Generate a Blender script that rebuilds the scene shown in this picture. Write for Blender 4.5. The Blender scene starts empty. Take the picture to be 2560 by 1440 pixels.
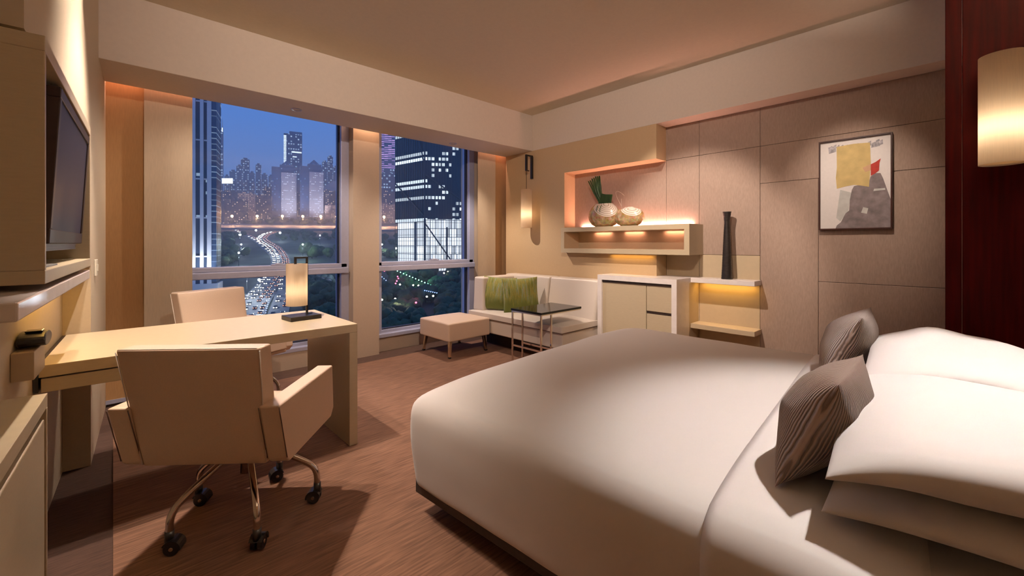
import bpy, bmesh, math, random
from mathutils import Vector, Matrix, noise
random.seed(7)
PI = math.pi
S = bpy.context.scene
C = S.collection
R = math.radians

# ------------------------------------------------------------------ camera
cam_d = bpy.data.cameras.new('camera')
cam = bpy.data.objects.new('camera', cam_d)
C.objects.link(cam)
cam.location = (0, 0, 1.246)
cam.rotation_euler = (R(90), 0, -math.atan2(0.68571, 0.72788))
cam_d.sensor_width = 36
cam_d.lens = 36 * 1058.5 / 2560
cam_d.shift_y = -111.5 / 2560
cam_d.clip_start = 0.02
cam_d.clip_end = 6000
S.camera = cam

# ------------------------------------------------------------------ colour management, sampling
S.view_settings.view_transform = 'Standard'
S.view_settings.look = 'None'
S.view_settings.gamma = 1.0
S.view_settings.use_curve_mapping = False
S.view_settings.exposure = 0.0
cy = S.cycles
cy.max_bounces = 7
cy.diffuse_bounces = 4
cy.glossy_bounces = 3
cy.transmission_bounces = 4
cy.transparent_max_bounces = 10
cy.volume_bounces = 0
cy.caustics_reflective = False
cy.caustics_refractive = False
cy.sample_clamp_indirect = 4.0
cy.use_denoising = True

# ------------------------------------------------------------------ night sky
W = bpy.data.worlds.new('night_sky')
S.world = W
W.use_nodes = True
nt = W.node_tree
nt.nodes.clear()
wo = nt.nodes.new('ShaderNodeOutputWorld')
bg = nt.nodes.new('ShaderNodeBackground')
tc = nt.nodes.new('ShaderNodeTexCoord')
sx = nt.nodes.new('ShaderNodeSeparateXYZ')
rp = nt.nodes.new('ShaderNodeValToRGB')
nt.links.new(tc.outputs['Generated'], sx.inputs[0])
nt.links.new(sx.outputs['Z'], rp.inputs[0])
nt.links.new(rp.outputs[0], bg.inputs[0])
nt.links.new(bg.outputs[0], wo.inputs[0])
rp.color_ramp.elements[0].position = 0.0
rp.color_ramp.elements[0].color = (0.25, 0.31, 0.62, 1)
rp.color_ramp.elements[1].position = 0.45
rp.color_ramp.elements[1].color = (0.06, 0.19, 0.62, 1)
e = rp.color_ramp.elements.new(0.12)
e.color = (0.13, 0.27, 0.66, 1)
e = rp.color_ramp.elements.new(0.25)
e.color = (0.085, 0.235, 0.68, 1)
bg.inputs[1].default_value = 1.12


# ------------------------------------------------------------------ lamps of the room and added fills
def spot(name, loc, target, power, col, angle=120, blend=0.5, radius=0.03):
    d = bpy.data.lights.new(name, 'SPOT')
    d.energy = power
    d.color = col
    d.spot_size = R(angle)
    d.spot_blend = blend
    d.shadow_soft_size = radius
    o = bpy.data.objects.new(name, d)
    C.objects.link(o)
    o.location = loc
    v = Vector(target) - Vector(loc)
    o.rotation_euler = v.to_track_quat('-Z', 'Y').to_euler()
    return o


def strip(name, loc, sx_, sy_, power, col, up=False, rz=0.0, rot=None):
    d = bpy.data.lights.new(name, 'AREA')
    d.shape = 'RECTANGLE'
    d.size = sx_
    d.size_y = sy_
    d.energy = power
    d.color = col
    o = bpy.data.objects.new(name, d)
    C.objects.link(o)
    o.location = loc
    o.rotation_euler = rot if rot else (PI if up else 0, 0, rz)
    return o


def bulb(name, loc, power, col, radius=0.03):
    d = bpy.data.lights.new(name, 'POINT')
    d.energy = power
    d.color = col
    d.shadow_soft_size = radius
    o = bpy.data.objects.new(name, d)
    C.objects.link(o)
    o.location = loc
    return o


WARM = (1.0, 0.74, 0.50)
WHITE = (1.0, 0.82, 0.69)
COOLER = (1.0, 0.90, 0.84)
PINK = (1.0, 0.50, 0.36)
AMBER = (1.0, 0.55, 0.12)
FILL = 125
HAZE = .0007
LAMP = .34
DOWN = [  # recessed downlights and one added soffit fill: location, target, watts, cone, radius
    ((2.98, 4.20, 2.445), (3.0, 4.0, 0), 122, 116, 0.012),
    ((1.20, 4.10, 2.445), (0.8, 4.1, 0), 66, 145, 0.012),
    ((2.32, 1.70, 2.90), (4.18, 1.85, 0.98), 325, 53, 0.04),
    ((0.35, 2.80, 2.90), (0.32, 2.6, 0), 215, 78, 0.02),
    ((1.95, -0.28, 2.90), (1.75, -0.05, 0), 270, 60, 0.04),
    ((0.60, 0.60, 2.87), (3.0, 3.7, 2.70), 185, 124, 0.025),  # added fill for the soffits and chair backs, no fitting known there
    ((0.10, 2.62, 2.895), (-0.02, 2.75, 0), 115, 80, 0.03),
    ((2.88, 0.62, 2.90), (4.15, 0.58, 1.62), 130, 38, 0.04),
]
for i, (l, t_, p_, a_, r_) in enumerate(DOWN):
    spot('down_and_fill_beam', l, t_, p_, COOLER if i == 4 else WHITE, a_, 0.9 if i in (5, 7) else 0.55, r_)
strip('head_wall_fill_light', (1.75, -0.405, 2.445), 1.9, 0.07, FILL, WHITE, up=True)  # added unseen fill strip at the head wall, lifts the ceiling brightness
strip('pocket_light', (0.25, 4.40, 2.66), 0.85, 0.02, 3.5, PINK)
strip('pocket_light', (2.03, 4.40, 2.66), 0.28, 0.02, 2.0, (1, .6, .38))
strip('pocket_light', (3.78, 4.40, 2.66), 0.42, 0.02, 3.5, PINK)
strip('niche_light', (4.168, 2.50, 1.436), 0.010, 1.36, 12, (1, .45, .35), up=True)
for yy in (2.85, 2.45, 1.98):
    strip('box_light', (4.13, yy, 1.376), 0.012, 0.22, 0.35, (1, .45, .3))
strip('box_under_light', (3.945, 2.38, 1.128), 0.012, 0.5, 0.35, AMBER)
strip('shelf_light', (4.13, 1.49, 0.872), 0.015, 0.48, 0.8, AMBER)
strip('tv_shelf_light', (-0.16, 2.75, 1.078), 0.015, 0.85, 1.3, AMBER, rz=R(-2.6))


# ------------------------------------------------------------------ materials
def mat(name, col, rough=0.5, metal=0.0, noise_scale=0, noise_amt=0.0, bump=0.0, bump_scale=None, stretch=(1, 1, 1),
        emit=None, emit_s=0.0, coat=0.0, sheen=0.0, spec=0.5, coord='Object'):
    m = bpy.data.materials.new(name)
    m.use_nodes = True
    n = m.node_tree
    b = n.nodes['Principled BSDF']
    b.inputs['Base Color'].default_value = (*col, 1)
    b.inputs['Roughness'].default_value = rough
    b.inputs['Metallic'].default_value = metal
    b.inputs['Specular IOR Level'].default_value = spec
    if coat:
        b.inputs['Coat Weight'].default_value = coat
        b.inputs['Coat Roughness'].default_value = 0.1
    if sheen:
        b.inputs['Sheen Weight'].default_value = sheen
    if emit:
        b.inputs['Emission Color'].default_value = (*emit, 1)
        b.inputs['Emission Strength'].default_value = emit_s
    if noise_scale:
        t = n.nodes.new('ShaderNodeTexCoord')
        mp = n.nodes.new('ShaderNodeMapping')
        mp.inputs['Scale'].default_value = stretch
        nz = n.nodes.new('ShaderNodeTexNoise')
        nz.inputs['Scale'].default_value = noise_scale
        nz.inputs['Detail'].default_value = 4
        n.links.new(t.outputs[coord], mp.inputs[0])
        n.links.new(mp.outputs[0], nz.inputs['Vector'])
        if noise_amt:
            r = n.nodes.new('ShaderNodeValToRGB')
            lo = tuple(max(0, c * (1 - noise_amt)) for c in col)
            hi = tuple(min(1, c * (1 + noise_amt)) for c in col)
            r.color_ramp.elements[0].color = (*lo, 1)
            r.color_ramp.elements[0].position = 0.3
            r.color_ramp.elements[1].color = (*hi, 1)
            r.color_ramp.elements[1].position = 0.7
            n.links.new(nz.outputs['Fac'], r.inputs[0])
            n.links.new(r.outputs[0], b.inputs['Base Color'])
        if bump:
            bp = n.nodes.new('ShaderNodeBump')
            bp.inputs['Strength'].default_value = bump
            bp.inputs['Distance'].default_value = 0.002
            n.links.new(nz.outputs['Fac'], bp.inputs['Height'])
            n.links.new(bp.outputs[0], b.inputs['Normal'])
    return m


M = {}
M['ceiling'] = mat('ceiling_paint', (.74, .66, .52), .9, noise_scale=40, noise_amt=.02)
M['soffit'] = mat('soffit_paint', (.74, .64, .54), .85, noise_scale=40, noise_amt=.02)
M['tan'] = mat('tan_wall_paint', (.60, .43, .25), .7, noise_scale=60, noise_amt=.02)
M['window_wall'] = mat('window_wall_paint', (.58, .46, .35), .75, noise_scale=60, noise_amt=.02)
M['left_wall'] = mat('left_wall_paint', (.62, .52, .38), .6, noise_scale=60, noise_amt=.02)
M['panel'] = mat('mauve_fabric_panel', (.40, .29, .23), .75, noise_scale=180, noise_amt=.10, bump=.15, stretch=(1, 1, .15), sheen=.2)
M['groove'] = mat('panel_joint', (.10, .07, .055), .9, noise_scale=50, noise_amt=.1)
M['champagne'] = mat('champagne_lacquer', (.56, .46, .31), .32, noise_scale=30, noise_amt=.03, stretch=(1, 1, 6))
M['beige_panel'] = mat('beige_lacquer_panel', (.60, .48, .32), .35, noise_scale=30, noise_amt=.02)
M['stone'] = mat('white_stone', (.86, .79, .75), .25, noise_scale=14, noise_amt=.05)
M['leather'] = mat('cream_leather', (.72, .545, .41), .42, noise_scale=220, noise_amt=.03, bump=.12)
M['leather_white'] = mat('ivory_leather', (.74, .65, .56), .38, noise_scale=220, noise_amt=.02, bump=.10)
M['seam'] = mat('dark_seam', (.10, .05, .03), .6, noise_scale=80, noise_amt=.1)
M['piping'] = mat('pale_piping', (.80, .70, .60), .35, noise_scale=80, noise_amt=.03)
M['chrome'] = mat('chrome', (.78, .72, .66), .12, 1.0, noise_scale=8, noise_amt=.03)
M['brass'] = mat('warm_polished_metal', (.75, .60, .45), .2, 1.0, noise_scale=8, noise_amt=.03)
M['black_metal'] = mat('black_metal', (.022, .018, .016), .35, .3, noise_scale=40, noise_amt=.15)
M['black_plastic'] = mat('black_plastic', (.012, .012, .014), .3, noise_scale=60, noise_amt=.2)
M['grey_plastic'] = mat('grey_plastic', (.20, .19, .18), .4, noise_scale=60, noise_amt=.1)
M['black_glass'] = mat('black_glass_top', (.012, .011, .010), .08, noise_scale=10, noise_amt=.1, spec=.4)
M['screen'] = mat('dark_screen', (.030, .031, .058), .35, noise_scale=3, noise_amt=.05, spec=.015)
M['bezel'] = mat('bezel_plastic', (.030, .018, .016), .4, spec=.08, noise_scale=40, noise_amt=.1)
M['carpet_border'] = mat('border_carpet', (.085, .045, .032), .95, noise_scale=160, noise_amt=.35, bump=.4, stretch=(.08, 1, 1))
M['carpet'] = mat('ribbed_carpet', (.222, .113, .069), .95, noise_scale=115, noise_amt=.36, bump=.5, stretch=(.06, 1, 1))
M['linen'] = mat('white_linen', (.80, .76, .73), .8, noise_scale=500, noise_amt=.01, bump=.03, sheen=.15)
M['dark_base'] = mat('dark_bed_base', (.035, .026, .022), .6, noise_scale=50, noise_amt=.2)
M['red_wood'] = mat('red_lacquered_wood', (.024, .0012, .0008), .5, spec=.04, noise_scale=9, noise_amt=.35, stretch=(6, 6, .35))
M['aluminium'] = mat('sky_tinted_frame_paint', (.50, .51, .66), .35, .2, noise_scale=40, noise_amt=.03)  # blue of the skylight mixed into the frame colour
M['rubber'] = mat('window_gasket', (.02, .02, .03), .6, noise_scale=40, noise_amt=.1)
M['curtain_beige'] = mat('beige_blind_fabric', (.62, .50, .36), .85, noise_scale=150, noise_amt=.05, stretch=(1, 1, .1))
M['curtain_orange'] = mat('copper_blind_fabric', (.52, .30, .13), .8, noise_scale=150, noise_amt=.06, stretch=(1, 1, .1))
M['dark_plinth'] = mat('dark_plinth', (.03, .018, .012), .8, noise_scale=50, noise_amt=.2)
M['dark_handle'] = mat('dark_handle_recess', (.05, .035, .03), .35, .3, noise_scale=30, noise_amt=.2)
M['leaf'] = mat('palm_leaf', (.030, .075, .014), .45, noise_scale=25, noise_amt=.5, stretch=(1, 1, .2))
M['vase_black'] = mat('ribbed_black_ceramic', (.020, .016, .015), .35, noise_scale=70, noise_amt=.5, bump=.5, stretch=(.4, .4, 1))
M['white_plastic'] = mat('white_plastic', (.75, .70, .58), .4, noise_scale=30, noise_amt=.02)


def node_mat(name):
    m = bpy.data.materials.new(name)
    m.use_nodes = True
    n = m.node_tree
    return m, n, n.nodes['Principled BSDF']


# translucent lamp shade
def shade_mat(name, col, tr=0.5):
    m = bpy.data.materials.new(name)
    m.use_nodes = True
    n = m.node_tree
    n.nodes.clear()
    out = n.nodes.new('ShaderNodeOutputMaterial')
    d = n.nodes.new('ShaderNodeBsdfDiffuse')
    t = n.nodes.new('ShaderNodeBsdfTranslucent')
    mx = n.nodes.new('ShaderNodeMixShader')
    tcx = n.nodes.new('ShaderNodeTexCoord')
    mp = n.nodes.new('ShaderNodeMapping')
    mp.inputs['Scale'].default_value = (60, 60, 3)
    nz = n.nodes.new('ShaderNodeTexNoise')
    nz.inputs['Scale'].default_value = 4
    rr = n.nodes.new('ShaderNodeValToRGB')
    rr.color_ramp.elements[0].color = (*[c * .86 for c in col], 1)
    rr.color_ramp.elements[1].color = (*col, 1)
    n.links.new(tcx.outputs['Object'], mp.inputs[0])
    n.links.new(mp.outputs[0], nz.inputs['Vector'])
    n.links.new(nz.outputs['Fac'], rr.inputs[0])
    n.links.new(rr.outputs[0], d.inputs[0])
    n.links.new(rr.outputs[0], t.inputs[0])
    mx.inputs[0].default_value = tr
    n.links.new(d.outputs[0], mx.inputs[1])
    n.links.new(t.outputs[0], mx.inputs[2])
    n.links.new(mx.outputs[0], out.inputs[0])
    return m


M['shade'] = shade_mat('parchment_shade', (.96, .78, .56), .75)


# window glass
def glass_mat():
    m = bpy.data.materials.new('window_glass')
    m.use_nodes = True
    n = m.node_tree
    n.nodes.clear()
    out = n.nodes.new('ShaderNodeOutputMaterial')
    tr = n.nodes.new('ShaderNodeBsdfTransparent')
    tr.inputs[0].default_value = (.96, .97, .98, 1)
    gl = n.nodes.new('ShaderNodeBsdfGlossy')
    gl.inputs['Roughness'].default_value = 0.02
    fr = n.nodes.new('ShaderNodeFresnel')
    fr.inputs[0].default_value = 1.25
    mx = n.nodes.new('ShaderNodeMixShader')
    n.links.new(fr.outputs[0], mx.inputs[0])
    n.links.new(tr.outputs[0], mx.inputs[1])
    n.links.new(gl.outputs[0], mx.inputs[2])
    n.links.new(mx.outputs[0], out.inputs[0])
    return m


M['glass'] = glass_mat()


def green_mat():
    m, n, b = node_mat('green_striped_fabric')
    t = n.nodes.new('ShaderNodeTexCoord')
    mp = n.nodes.new('ShaderNodeMapping')
    mp.inputs['Scale'].default_value = (34, 3, 3.0)
    nz = n.nodes.new('ShaderNodeTexNoise')
    nz.inputs['Scale'].default_value = 1.6
    nz.inputs['Detail'].default_value = 5
    nz.inputs['Roughness'].default_value = .7
    r = n.nodes.new('ShaderNodeValToRGB')
    cr = r.color_ramp
    cr.elements[0].position = .25
    cr.elements[0].color = (.050, .075, .012, 1)
    cr.elements[1].position = .80
    cr.elements[1].color = (.40, .36, .10, 1)
    for p, c in ((.40, (.13, .17, .025)), (.48, (.33, .27, .045)), (.54, (.16, .21, .05)), (.60, (.27, .33, .22)), (.68, (.38, .22, .03))):
        e_ = cr.elements.new(p)
        e_.color = (*c, 1)
    sp = n.nodes.new('ShaderNodeSeparateXYZ')
    n2 = n.nodes.new('ShaderNodeTexNoise')
    n2.inputs['Scale'].default_value = 30
    ad = n.nodes.new('ShaderNodeMath')
    ad.operation = 'MULTIPLY_ADD'
    ad.inputs[1].default_value = .18
    mr = n.nodes.new('ShaderNodeMapRange')
    mr.inputs[1].default_value = -.02
    mr.inputs[2].default_value = .08
    mix = n.nodes.new('ShaderNodeMixRGB')
    mix.inputs[1].default_value = (.105, .125, .012, 1)
    n.links.new(t.outputs['Object'], mp.inputs[0])
    n.links.new(mp.outputs[0], nz.inputs['Vector'])
    n.links.new(nz.outputs['Fac'], r.inputs[0])
    n.links.new(t.outputs['Object'], sp.inputs[0])
    n.links.new(mp.outputs[0], n2.inputs['Vector'])
    n2.inputs['Scale'].default_value = 2.5
    n.links.new(n2.outputs['Fac'], ad.inputs[0])
    n.links.new(sp.outputs['Z'], ad.inputs[2])
    n.links.new(ad.outputs[0], mr.inputs[0])
    n.links.new(mr.outputs[0], mix.inputs[0])
    n.links.new(r.outputs[0], mix.inputs[2])
    n.links.new(mix.outputs[0], b.inputs['Base Color'])
    b.inputs['Roughness'].default_value = .8
    b.inputs['Sheen Weight'].default_value = .3
    return m


M['green'] = green_mat()


def pleat_mat():
    m, n, b = node_mat('pleated_taupe_silk')
    t = n.nodes.new('ShaderNodeTexCoord')
    wv = n.nodes.new('ShaderNodeTexWave')
    wv.wave_type = 'BANDS'
    wv.bands_direction = 'X'
    wv.inputs['Scale'].default_value = 46
    wv.inputs['Distortion'].default_value = 3.2
    wv.inputs['Detail'].default_value = 2
    wv.inputs['Detail Scale'].default_value = .35
    r = n.nodes.new('ShaderNodeValToRGB')
    r.color_ramp.elements[0].color = (.19, .125, .10, 1)
    r.color_ramp.elements[0].position = .12
    r.color_ramp.elements[1].color = (.54, .41, .345, 1)
    r.color_ramp.elements[1].position = .55
    bp = n.nodes.new('ShaderNodeBump')
    bp.inputs['Strength'].default_value = .9
    bp.inputs['Distance'].default_value = .006
    n.links.new(t.outputs['Object'], wv.inputs['Vector'])
    n.links.new(wv.outputs['Fac'], r.inputs[0])
    n.links.new(r.outputs[0], b.inputs['Base Color'])
    n.links.new(wv.outputs['Fac'], bp.inputs['Height'])
    n.links.new(bp.outputs[0], b.inputs['Normal'])
    b.inputs['Roughness'].default_value = .45
    b.inputs['Sheen Weight'].default_value = .3
    return m


M['pleat'] = pleat_mat()


def shell_mat():
    # amber mosaic with a fan of pale concentric shell rings on the front
    m, n, b = node_mat('shell_and_amber_mosaic')
    t = n.nodes.new('ShaderNodeTexCoord')
    d = n.nodes.new('ShaderNodeVectorMath')
    d.operation = 'DISTANCE'
    d.inputs[1].default_value = (-.13, -.085, .285)
    n.links.new(t.outputs['Object'], d.inputs[0])
    sn = n.nodes.new('ShaderNodeMath')
    sn.operation = 'MULTIPLY'
    sn.inputs[1].default_value = 290
    s2 = n.nodes.new('ShaderNodeMath')
    s2.operation = 'SINE'
    n.links.new(d.outputs['Value'], sn.inputs[0])
    n.links.new(sn.outputs[0], s2.inputs[0])
    rr = n.nodes.new('ShaderNodeValToRGB')
    rr.color_ramp.elements[0].position = .0
    rr.color_ramp.elements[0].color = (.44, .30, .21, 1)
    rr.color_ramp.elements[1].position = .35
    rr.color_ramp.elements[1].color = (.86, .76, .66, 1)
    s3 = n.nodes.new('ShaderNodeMath')
    s3.operation = 'MULTIPLY_ADD'
    s3.inputs[1].default_value = .5
    s3.inputs[2].default_value = .5
    n.links.new(s2.outputs[0], s3.inputs[0])
    n.links.new(s3.outputs[0], rr.inputs[0])
    vz = n.nodes.new('ShaderNodeTexVoronoi')
    vz.inputs['Scale'].default_value = 45
    n.links.new(t.outputs['Object'], vz.inputs['Vector'])
    nz = n.nodes.new('ShaderNodeTexNoise')
    nz.inputs['Scale'].default_value = 16
    n.links.new(t.outputs['Object'], nz.inputs['Vector'])
    ra = n.nodes.new('ShaderNodeValToRGB')
    ra.color_ramp.elements[0].position = .3
    ra.color_ramp.elements[0].color = (.40, .22, .07, 1)
    ra.color_ramp.elements[1].position = .7
    ra.color_ramp.elements[1].color = (.76, .56, .32, 1)
    n.links.new(nz.outputs['Fac'], ra.inputs[0])
    mv = n.nodes.new('ShaderNodeMixRGB')
    mv.blend_type = 'MULTIPLY'
    mv.inputs[0].default_value = .35
    n.links.new(ra.outputs[0], mv.inputs[1])
    n.links.new(vz.outputs['Color'], mv.inputs[2])
    lt = n.nodes.new('ShaderNodeMath')
    lt.operation = 'LESS_THAN'
    lt.inputs[1].default_value = .182
    n.links.new(d.outputs['Value'], lt.inputs[0])
    mx = n.nodes.new('ShaderNodeMixRGB')
    n.links.new(lt.outputs[0], mx.inputs[0])
    n.links.new(mv.outputs[0], mx.inputs[1])
    n.links.new(rr.outputs[0], mx.inputs[2])
    n.links.new(mx.outputs[0], b.inputs['Base Color'])
    b.inputs['Roughness'].default_value = .2
    return m


M['shell'] = shell_mat()


# ------------------------------------------------------------------ mesh builder
class MB:
    def __init__(self, o=(0, 0, 0)):
        self.bm = bmesh.new()
        self.o = Vector(o)

    def face(self, pts, m=0):
        f = self.bm.faces.new([self.bm.verts.new(Vector(p) - self.o) for p in pts])
        f.material_index = m
        return f

    def box(self, x0, x1, y0, y1, z0, z1, m=0, cuts=0, crown=0, taper=None):
        v = [self.bm.verts.new(Vector(p) - self.o) for p in
             ((x0, y0, z0), (x1, y0, z0), (x1, y1, z0), (x0, y1, z0), (x0, y0, z1), (x1, y0, z1), (x1, y1, z1), (x0, y1, z1))]
        for q in ((3, 2, 1, 0), (4, 5, 6, 7), (0, 1, 5, 4), (1, 2, 6, 5), (2, 3, 7, 6), (3, 0, 4, 7)):
            f = self.bm.faces.new([v[i] for i in q])
            f.material_index = m
        return v

    def hexa(self, p, m=0):
        """eight corners: bottom ring then top ring, counter-clockwise from above"""
        v = [self.bm.verts.new(Vector(q) - self.o) for q in p]
        for q in ((3, 2, 1, 0), (4, 5, 6, 7), (0, 1, 5, 4), (1, 2, 6, 5), (2, 3, 7, 6), (3, 0, 4, 7)):
            f = self.bm.faces.new([v[i] for i in q])
            f.material_index = m
        return v

    def prism(self, ring0, ring1, m=0):
        a = [self.bm.verts.new(Vector(p) - self.o) for p in ring0]
        b = [self.bm.verts.new(Vector(p) - self.o) for p in ring1]
        k = len(a)
        for i in range(k):
            f = self.bm.faces.new((a[i], a[(i + 1) % k], b[(i + 1) % k], b[i]))
            f.material_index = m
        self.bm.faces.new(a[::-1]).material_index = m
        self.bm.faces.new(b).material_index = m

    def lathe(self, prof, c=(0, 0, 0), seg=32, m=0, cap=True, sq=None):
        rings = []
        for r, z in prof:
            rings.append([self.bm.verts.new(Vector((c[0] + r * math.cos(2 * PI * i / seg), c[1] + r * math.sin(2 * PI * i / seg), c[2] + z)) - self.o)
                          for i in range(seg)])
        for a, b in zip(rings, rings[1:]):
            for i in range(seg):
                f = self.bm.faces.new((a[i], a[(i + 1) % seg], b[(i + 1) % seg], b[i]))
                f.material_index = m
                f.smooth = True
        if cap:
            self.bm.faces.new(rings[0][::-1]).material_index = m
            self.bm.faces.new(rings[-1]).material_index = m

    def tube(self, pts, r, seg=10, m=0, up=None, rs=None):
        pts = [Vector(p) for p in pts]
        rings = []
        nrm = None
        for i, p in enumerate(pts):
            d = (pts[min(i + 1, len(pts) - 1)] - pts[max(i - 1, 0)]).normalized()
            if nrm is None:
                nrm = d.orthogonal().normalized()
            nrm = (nrm - d * nrm.dot(d)).normalized()
            bn = d.cross(nrm)
            rr = rs[i] if rs else r
            rings.append([self.bm.verts.new(p + (nrm * math.cos(2 * PI * k / seg) + bn * math.sin(2 * PI * k / seg)) * rr - self.o) for k in range(seg)])
        for a, b in zip(rings, rings[1:]):
            for i in range(seg):
                f = self.bm.faces.new((a[i], a[(i + 1) % seg], b[(i + 1) % seg], b[i]))
                f.smooth = True
                f.material_index = m
        self.bm.faces.new(rings[0][::-1]).material_index = m
        self.bm.faces.new(rings[-1]).material_index = m

    def bar(self, p, q, w, h=None, m=0):
        """square bar from p to q"""
        h = h or w
        p, q = Vector(p), Vector(q)
        d = (q - p).normalized()
        u = Vector((0, 0, 1)) if abs(d.z) < .9 else Vector((1, 0, 0))
        s = d.cross(u).normalized()
        t = s.cross(d).normalized()
        self.prism([p + s * a * w / 2 + t * b * h / 2 for a, b in ((-1, -1), (1, -1), (1, 1), (-1, 1))],
                   [q + s * a * w / 2 + t * b * h / 2 for a, b in ((-1, -1), (1, -1), (1, 1), (-1, 1))], m)

    def surf(self, fn, nu, nv, m=0, closed_u=False):
        g = [[self.bm.verts.new(Vector(fn(i / nu, j / nv)) - self.o) for j in range(nv + 1)] for i in range(nu + 1)]
        for i in range(nu):
            for j in range(nv):
                f = self.bm.faces.new((g[i][j], g[i + 1][j], g[i + 1][j + 1], g[i][j + 1]))
                f.smooth = True
                f.material_index = m
        return g

    def cushion(self, w, h, t, n=22, pinch=.05, p=.42, mtx=Matrix.Identity(4), bend=0.0, wob=0.0, seed=0):
        """pillow in the local XZ plane, bulging along Y"""
        for sgn in (1, -1):
            def fn(a, b):
                u, v = 2 * a - 1, 2 * b - 1
                u, v = math.sin(u * PI / 2), math.sin(v * PI / 2)
                x = u * w / 2 * (1 - pinch * (1 - v * v))
                z = v * h / 2 * (1 - pinch * (1 - u * u))
                k = max(0, (1 - u ** 2) * (1 - v ** 2)) ** p
                y = sgn * t / 2 * k + bend * (u * u)
                if wob:
                    y += wob * noise.noise(Vector((u * 1.7 + seed, v * 1.7, sgn * .3))) * k
                return mtx @ Vector((x, y, z))
            g = self.surf(fn, n, n)
            if sgn < 0:
                for f in {f for r in g for vv in r for f in vv.link_faces}:
                    f.normal_flip()
        bmesh.ops.remove_doubles(self.bm, verts=self.bm.verts, dist=1e-5)

    def build(self, name, mats, parent=None, loc=None, rz=0, bevel=0, seg=2, smooth=False, subsurf=0, recalc=True):
        if recalc:
            bmesh.ops.recalc_face_normals(self.bm, faces=self.bm.faces)
        if smooth:
            for f in self.bm.faces:
                f.smooth = True
        me = bpy.data.meshes.new(name)
        self.bm.to_mesh(me)
        self.bm.free()
        for mm in (mats if isinstance(mats, (list, tuple)) else [mats]):
            me.materials.append(M[mm] if isinstance(mm, str) else mm)
        o = bpy.data.objects.new(name, me)
        C.objects.link(o)
        if parent:
            o.parent = parent
        if loc is not None:
            o.location = loc
        elif not parent:
            o.location = self.o
        o.rotation_euler.z = rz
        if bevel:
            b = o.modifiers.new('edge', 'BEVEL')
            b.width = bevel
            b.segments = seg
            b.limit_method = 'ANGLE'
            b.angle_limit = R(35)
            b.harden_normals = False
        if subsurf:
            s_ = o.modifiers.new('sub', 'SUBSURF')
            s_.levels = s_.render_levels = subsurf
        return o


def tag(o, label=None, cat=None, group=None, kind=None):
    if label:
        o['label'] = label
    if cat:
        o['category'] = cat
    if group:
        o['group'] = group
    if kind:
        o['kind'] = kind
    return o


def thing(name, label, cat, loc=(0, 0, 0), rz=0, group=None):
    o = bpy.data.objects.new(name, None)
    o.empty_display_size = .1
    C.objects.link(o)
    o.location = loc
    o.rotation_euler.z = rz
    return tag(o, label, cat, group)


def copy_tree(o, parent=None):
    c = o.copy()
    C.objects.link(c)
    if parent:
        c.parent = parent
    for ch in o.children:
        copy_tree(ch, c)
    return c


def onebox(name, m, d, parent=None, bevel=0.0, kind=None, label=None):
    b = MB(parent.location if False else (0, 0, 0))
    b.box(*d)
    o = b.build(name, m, parent, bevel=bevel)
    if kind:
        o['kind'] = kind
    if label:
        o['label'] = label
    return o


def struct(name, m, boxes, bevel=0.0):
    b = MB()
    for d in boxes:
        b.box(*d)
    return tag(b.build(name, m, bevel=bevel), kind='structure')


# =================================================================== ROOM SHELL
tag(onebox('floor', 'carpet_border', (-1.2, 4.4, -1.6, 4.9, -.12, 0)), kind='structure')
b = MB((2.0, 1.6, 0))
b.box(.0, 4.0, -.449, 4.25, 0.0005, .008)
tag(b.build('carpet', 'carpet', rz=0), 'ribbed brown carpet laid inside the darker border of the floor', 'carpet')
struct('ceiling', 'ceiling', [(-1.2, 3.975, -1.6, 3.838, 2.911, 3.03)])
struct('trim_1', 'soffit', [(-1.2, 4.4, 3.838, 4.36, 2.45, 3.03)], .004)
struct('trim_2', 'soffit', [(3.975, 4.4, -1.6, 3.838, 2.45, 3.03)], .004)
struct('trim_3', 'window_wall', [(-1.2, 4.4, 4.36, 4.95, 2.80, 2.95)])   # ceiling of the blind pocket

# window wall: pillar, jamb walls and the low wall under the glass
struct('wall_window', 'window_wall', [(1.881, 2.178, 4.49, 4.9, 0, 2.80), (-1.0, .34, 4.60, 4.9, 0, 2.80), (3.62, 4.4, 4.60, 4.9, 0, 2.80),
                                      (-1.0, 1.881, 4.545, 4.9, 0, .165), (2.178, 4.4, 4.58, 4.9, 0, .165)])
# right wall: backing plus fabric panels with narrow joints
wr = struct('wall_right', 'groove', [(4.186, 4.4, -1.6, 4.341, 0, 2.45)])
g = .0013
for (y0, y1, z0, z1, mm) in (
        (1.762, 3.295, 2.108, 2.45, 'panel'), (1.226, 1.762, 2.108, 2.45, 'panel'), (-1.5, 1.226, 2.108, 2.45, 'panel'),
        (2.100, 3.31, 1.28, 2.108, 'panel'), (1.762, 2.100, 1.28, 2.108, 'panel'), (1.226, 1.762, 1.137, 2.108, 'panel'),
        (-1.5, 1.226, 1.777, 2.108, 'panel'), (.799, 1.226, .0, 1.777, 'panel'), (-1.5, .799, .935, 1.777, 'panel'),
        (-1.5, .799, .0, .935, 'panel'), (1.226, 1.762, 0, 1.137, 'beige_panel'), (1.762, 2.10, 0, 1.28, 'beige_panel')):
    b = MB()
    b.box(4.18, 4.1865, y0 + g, y1 - g, z0 + g, z1 - g)
    b.build('panel', mm, wr, bevel=.002, seg=1)['kind'] = 'structure'
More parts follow.
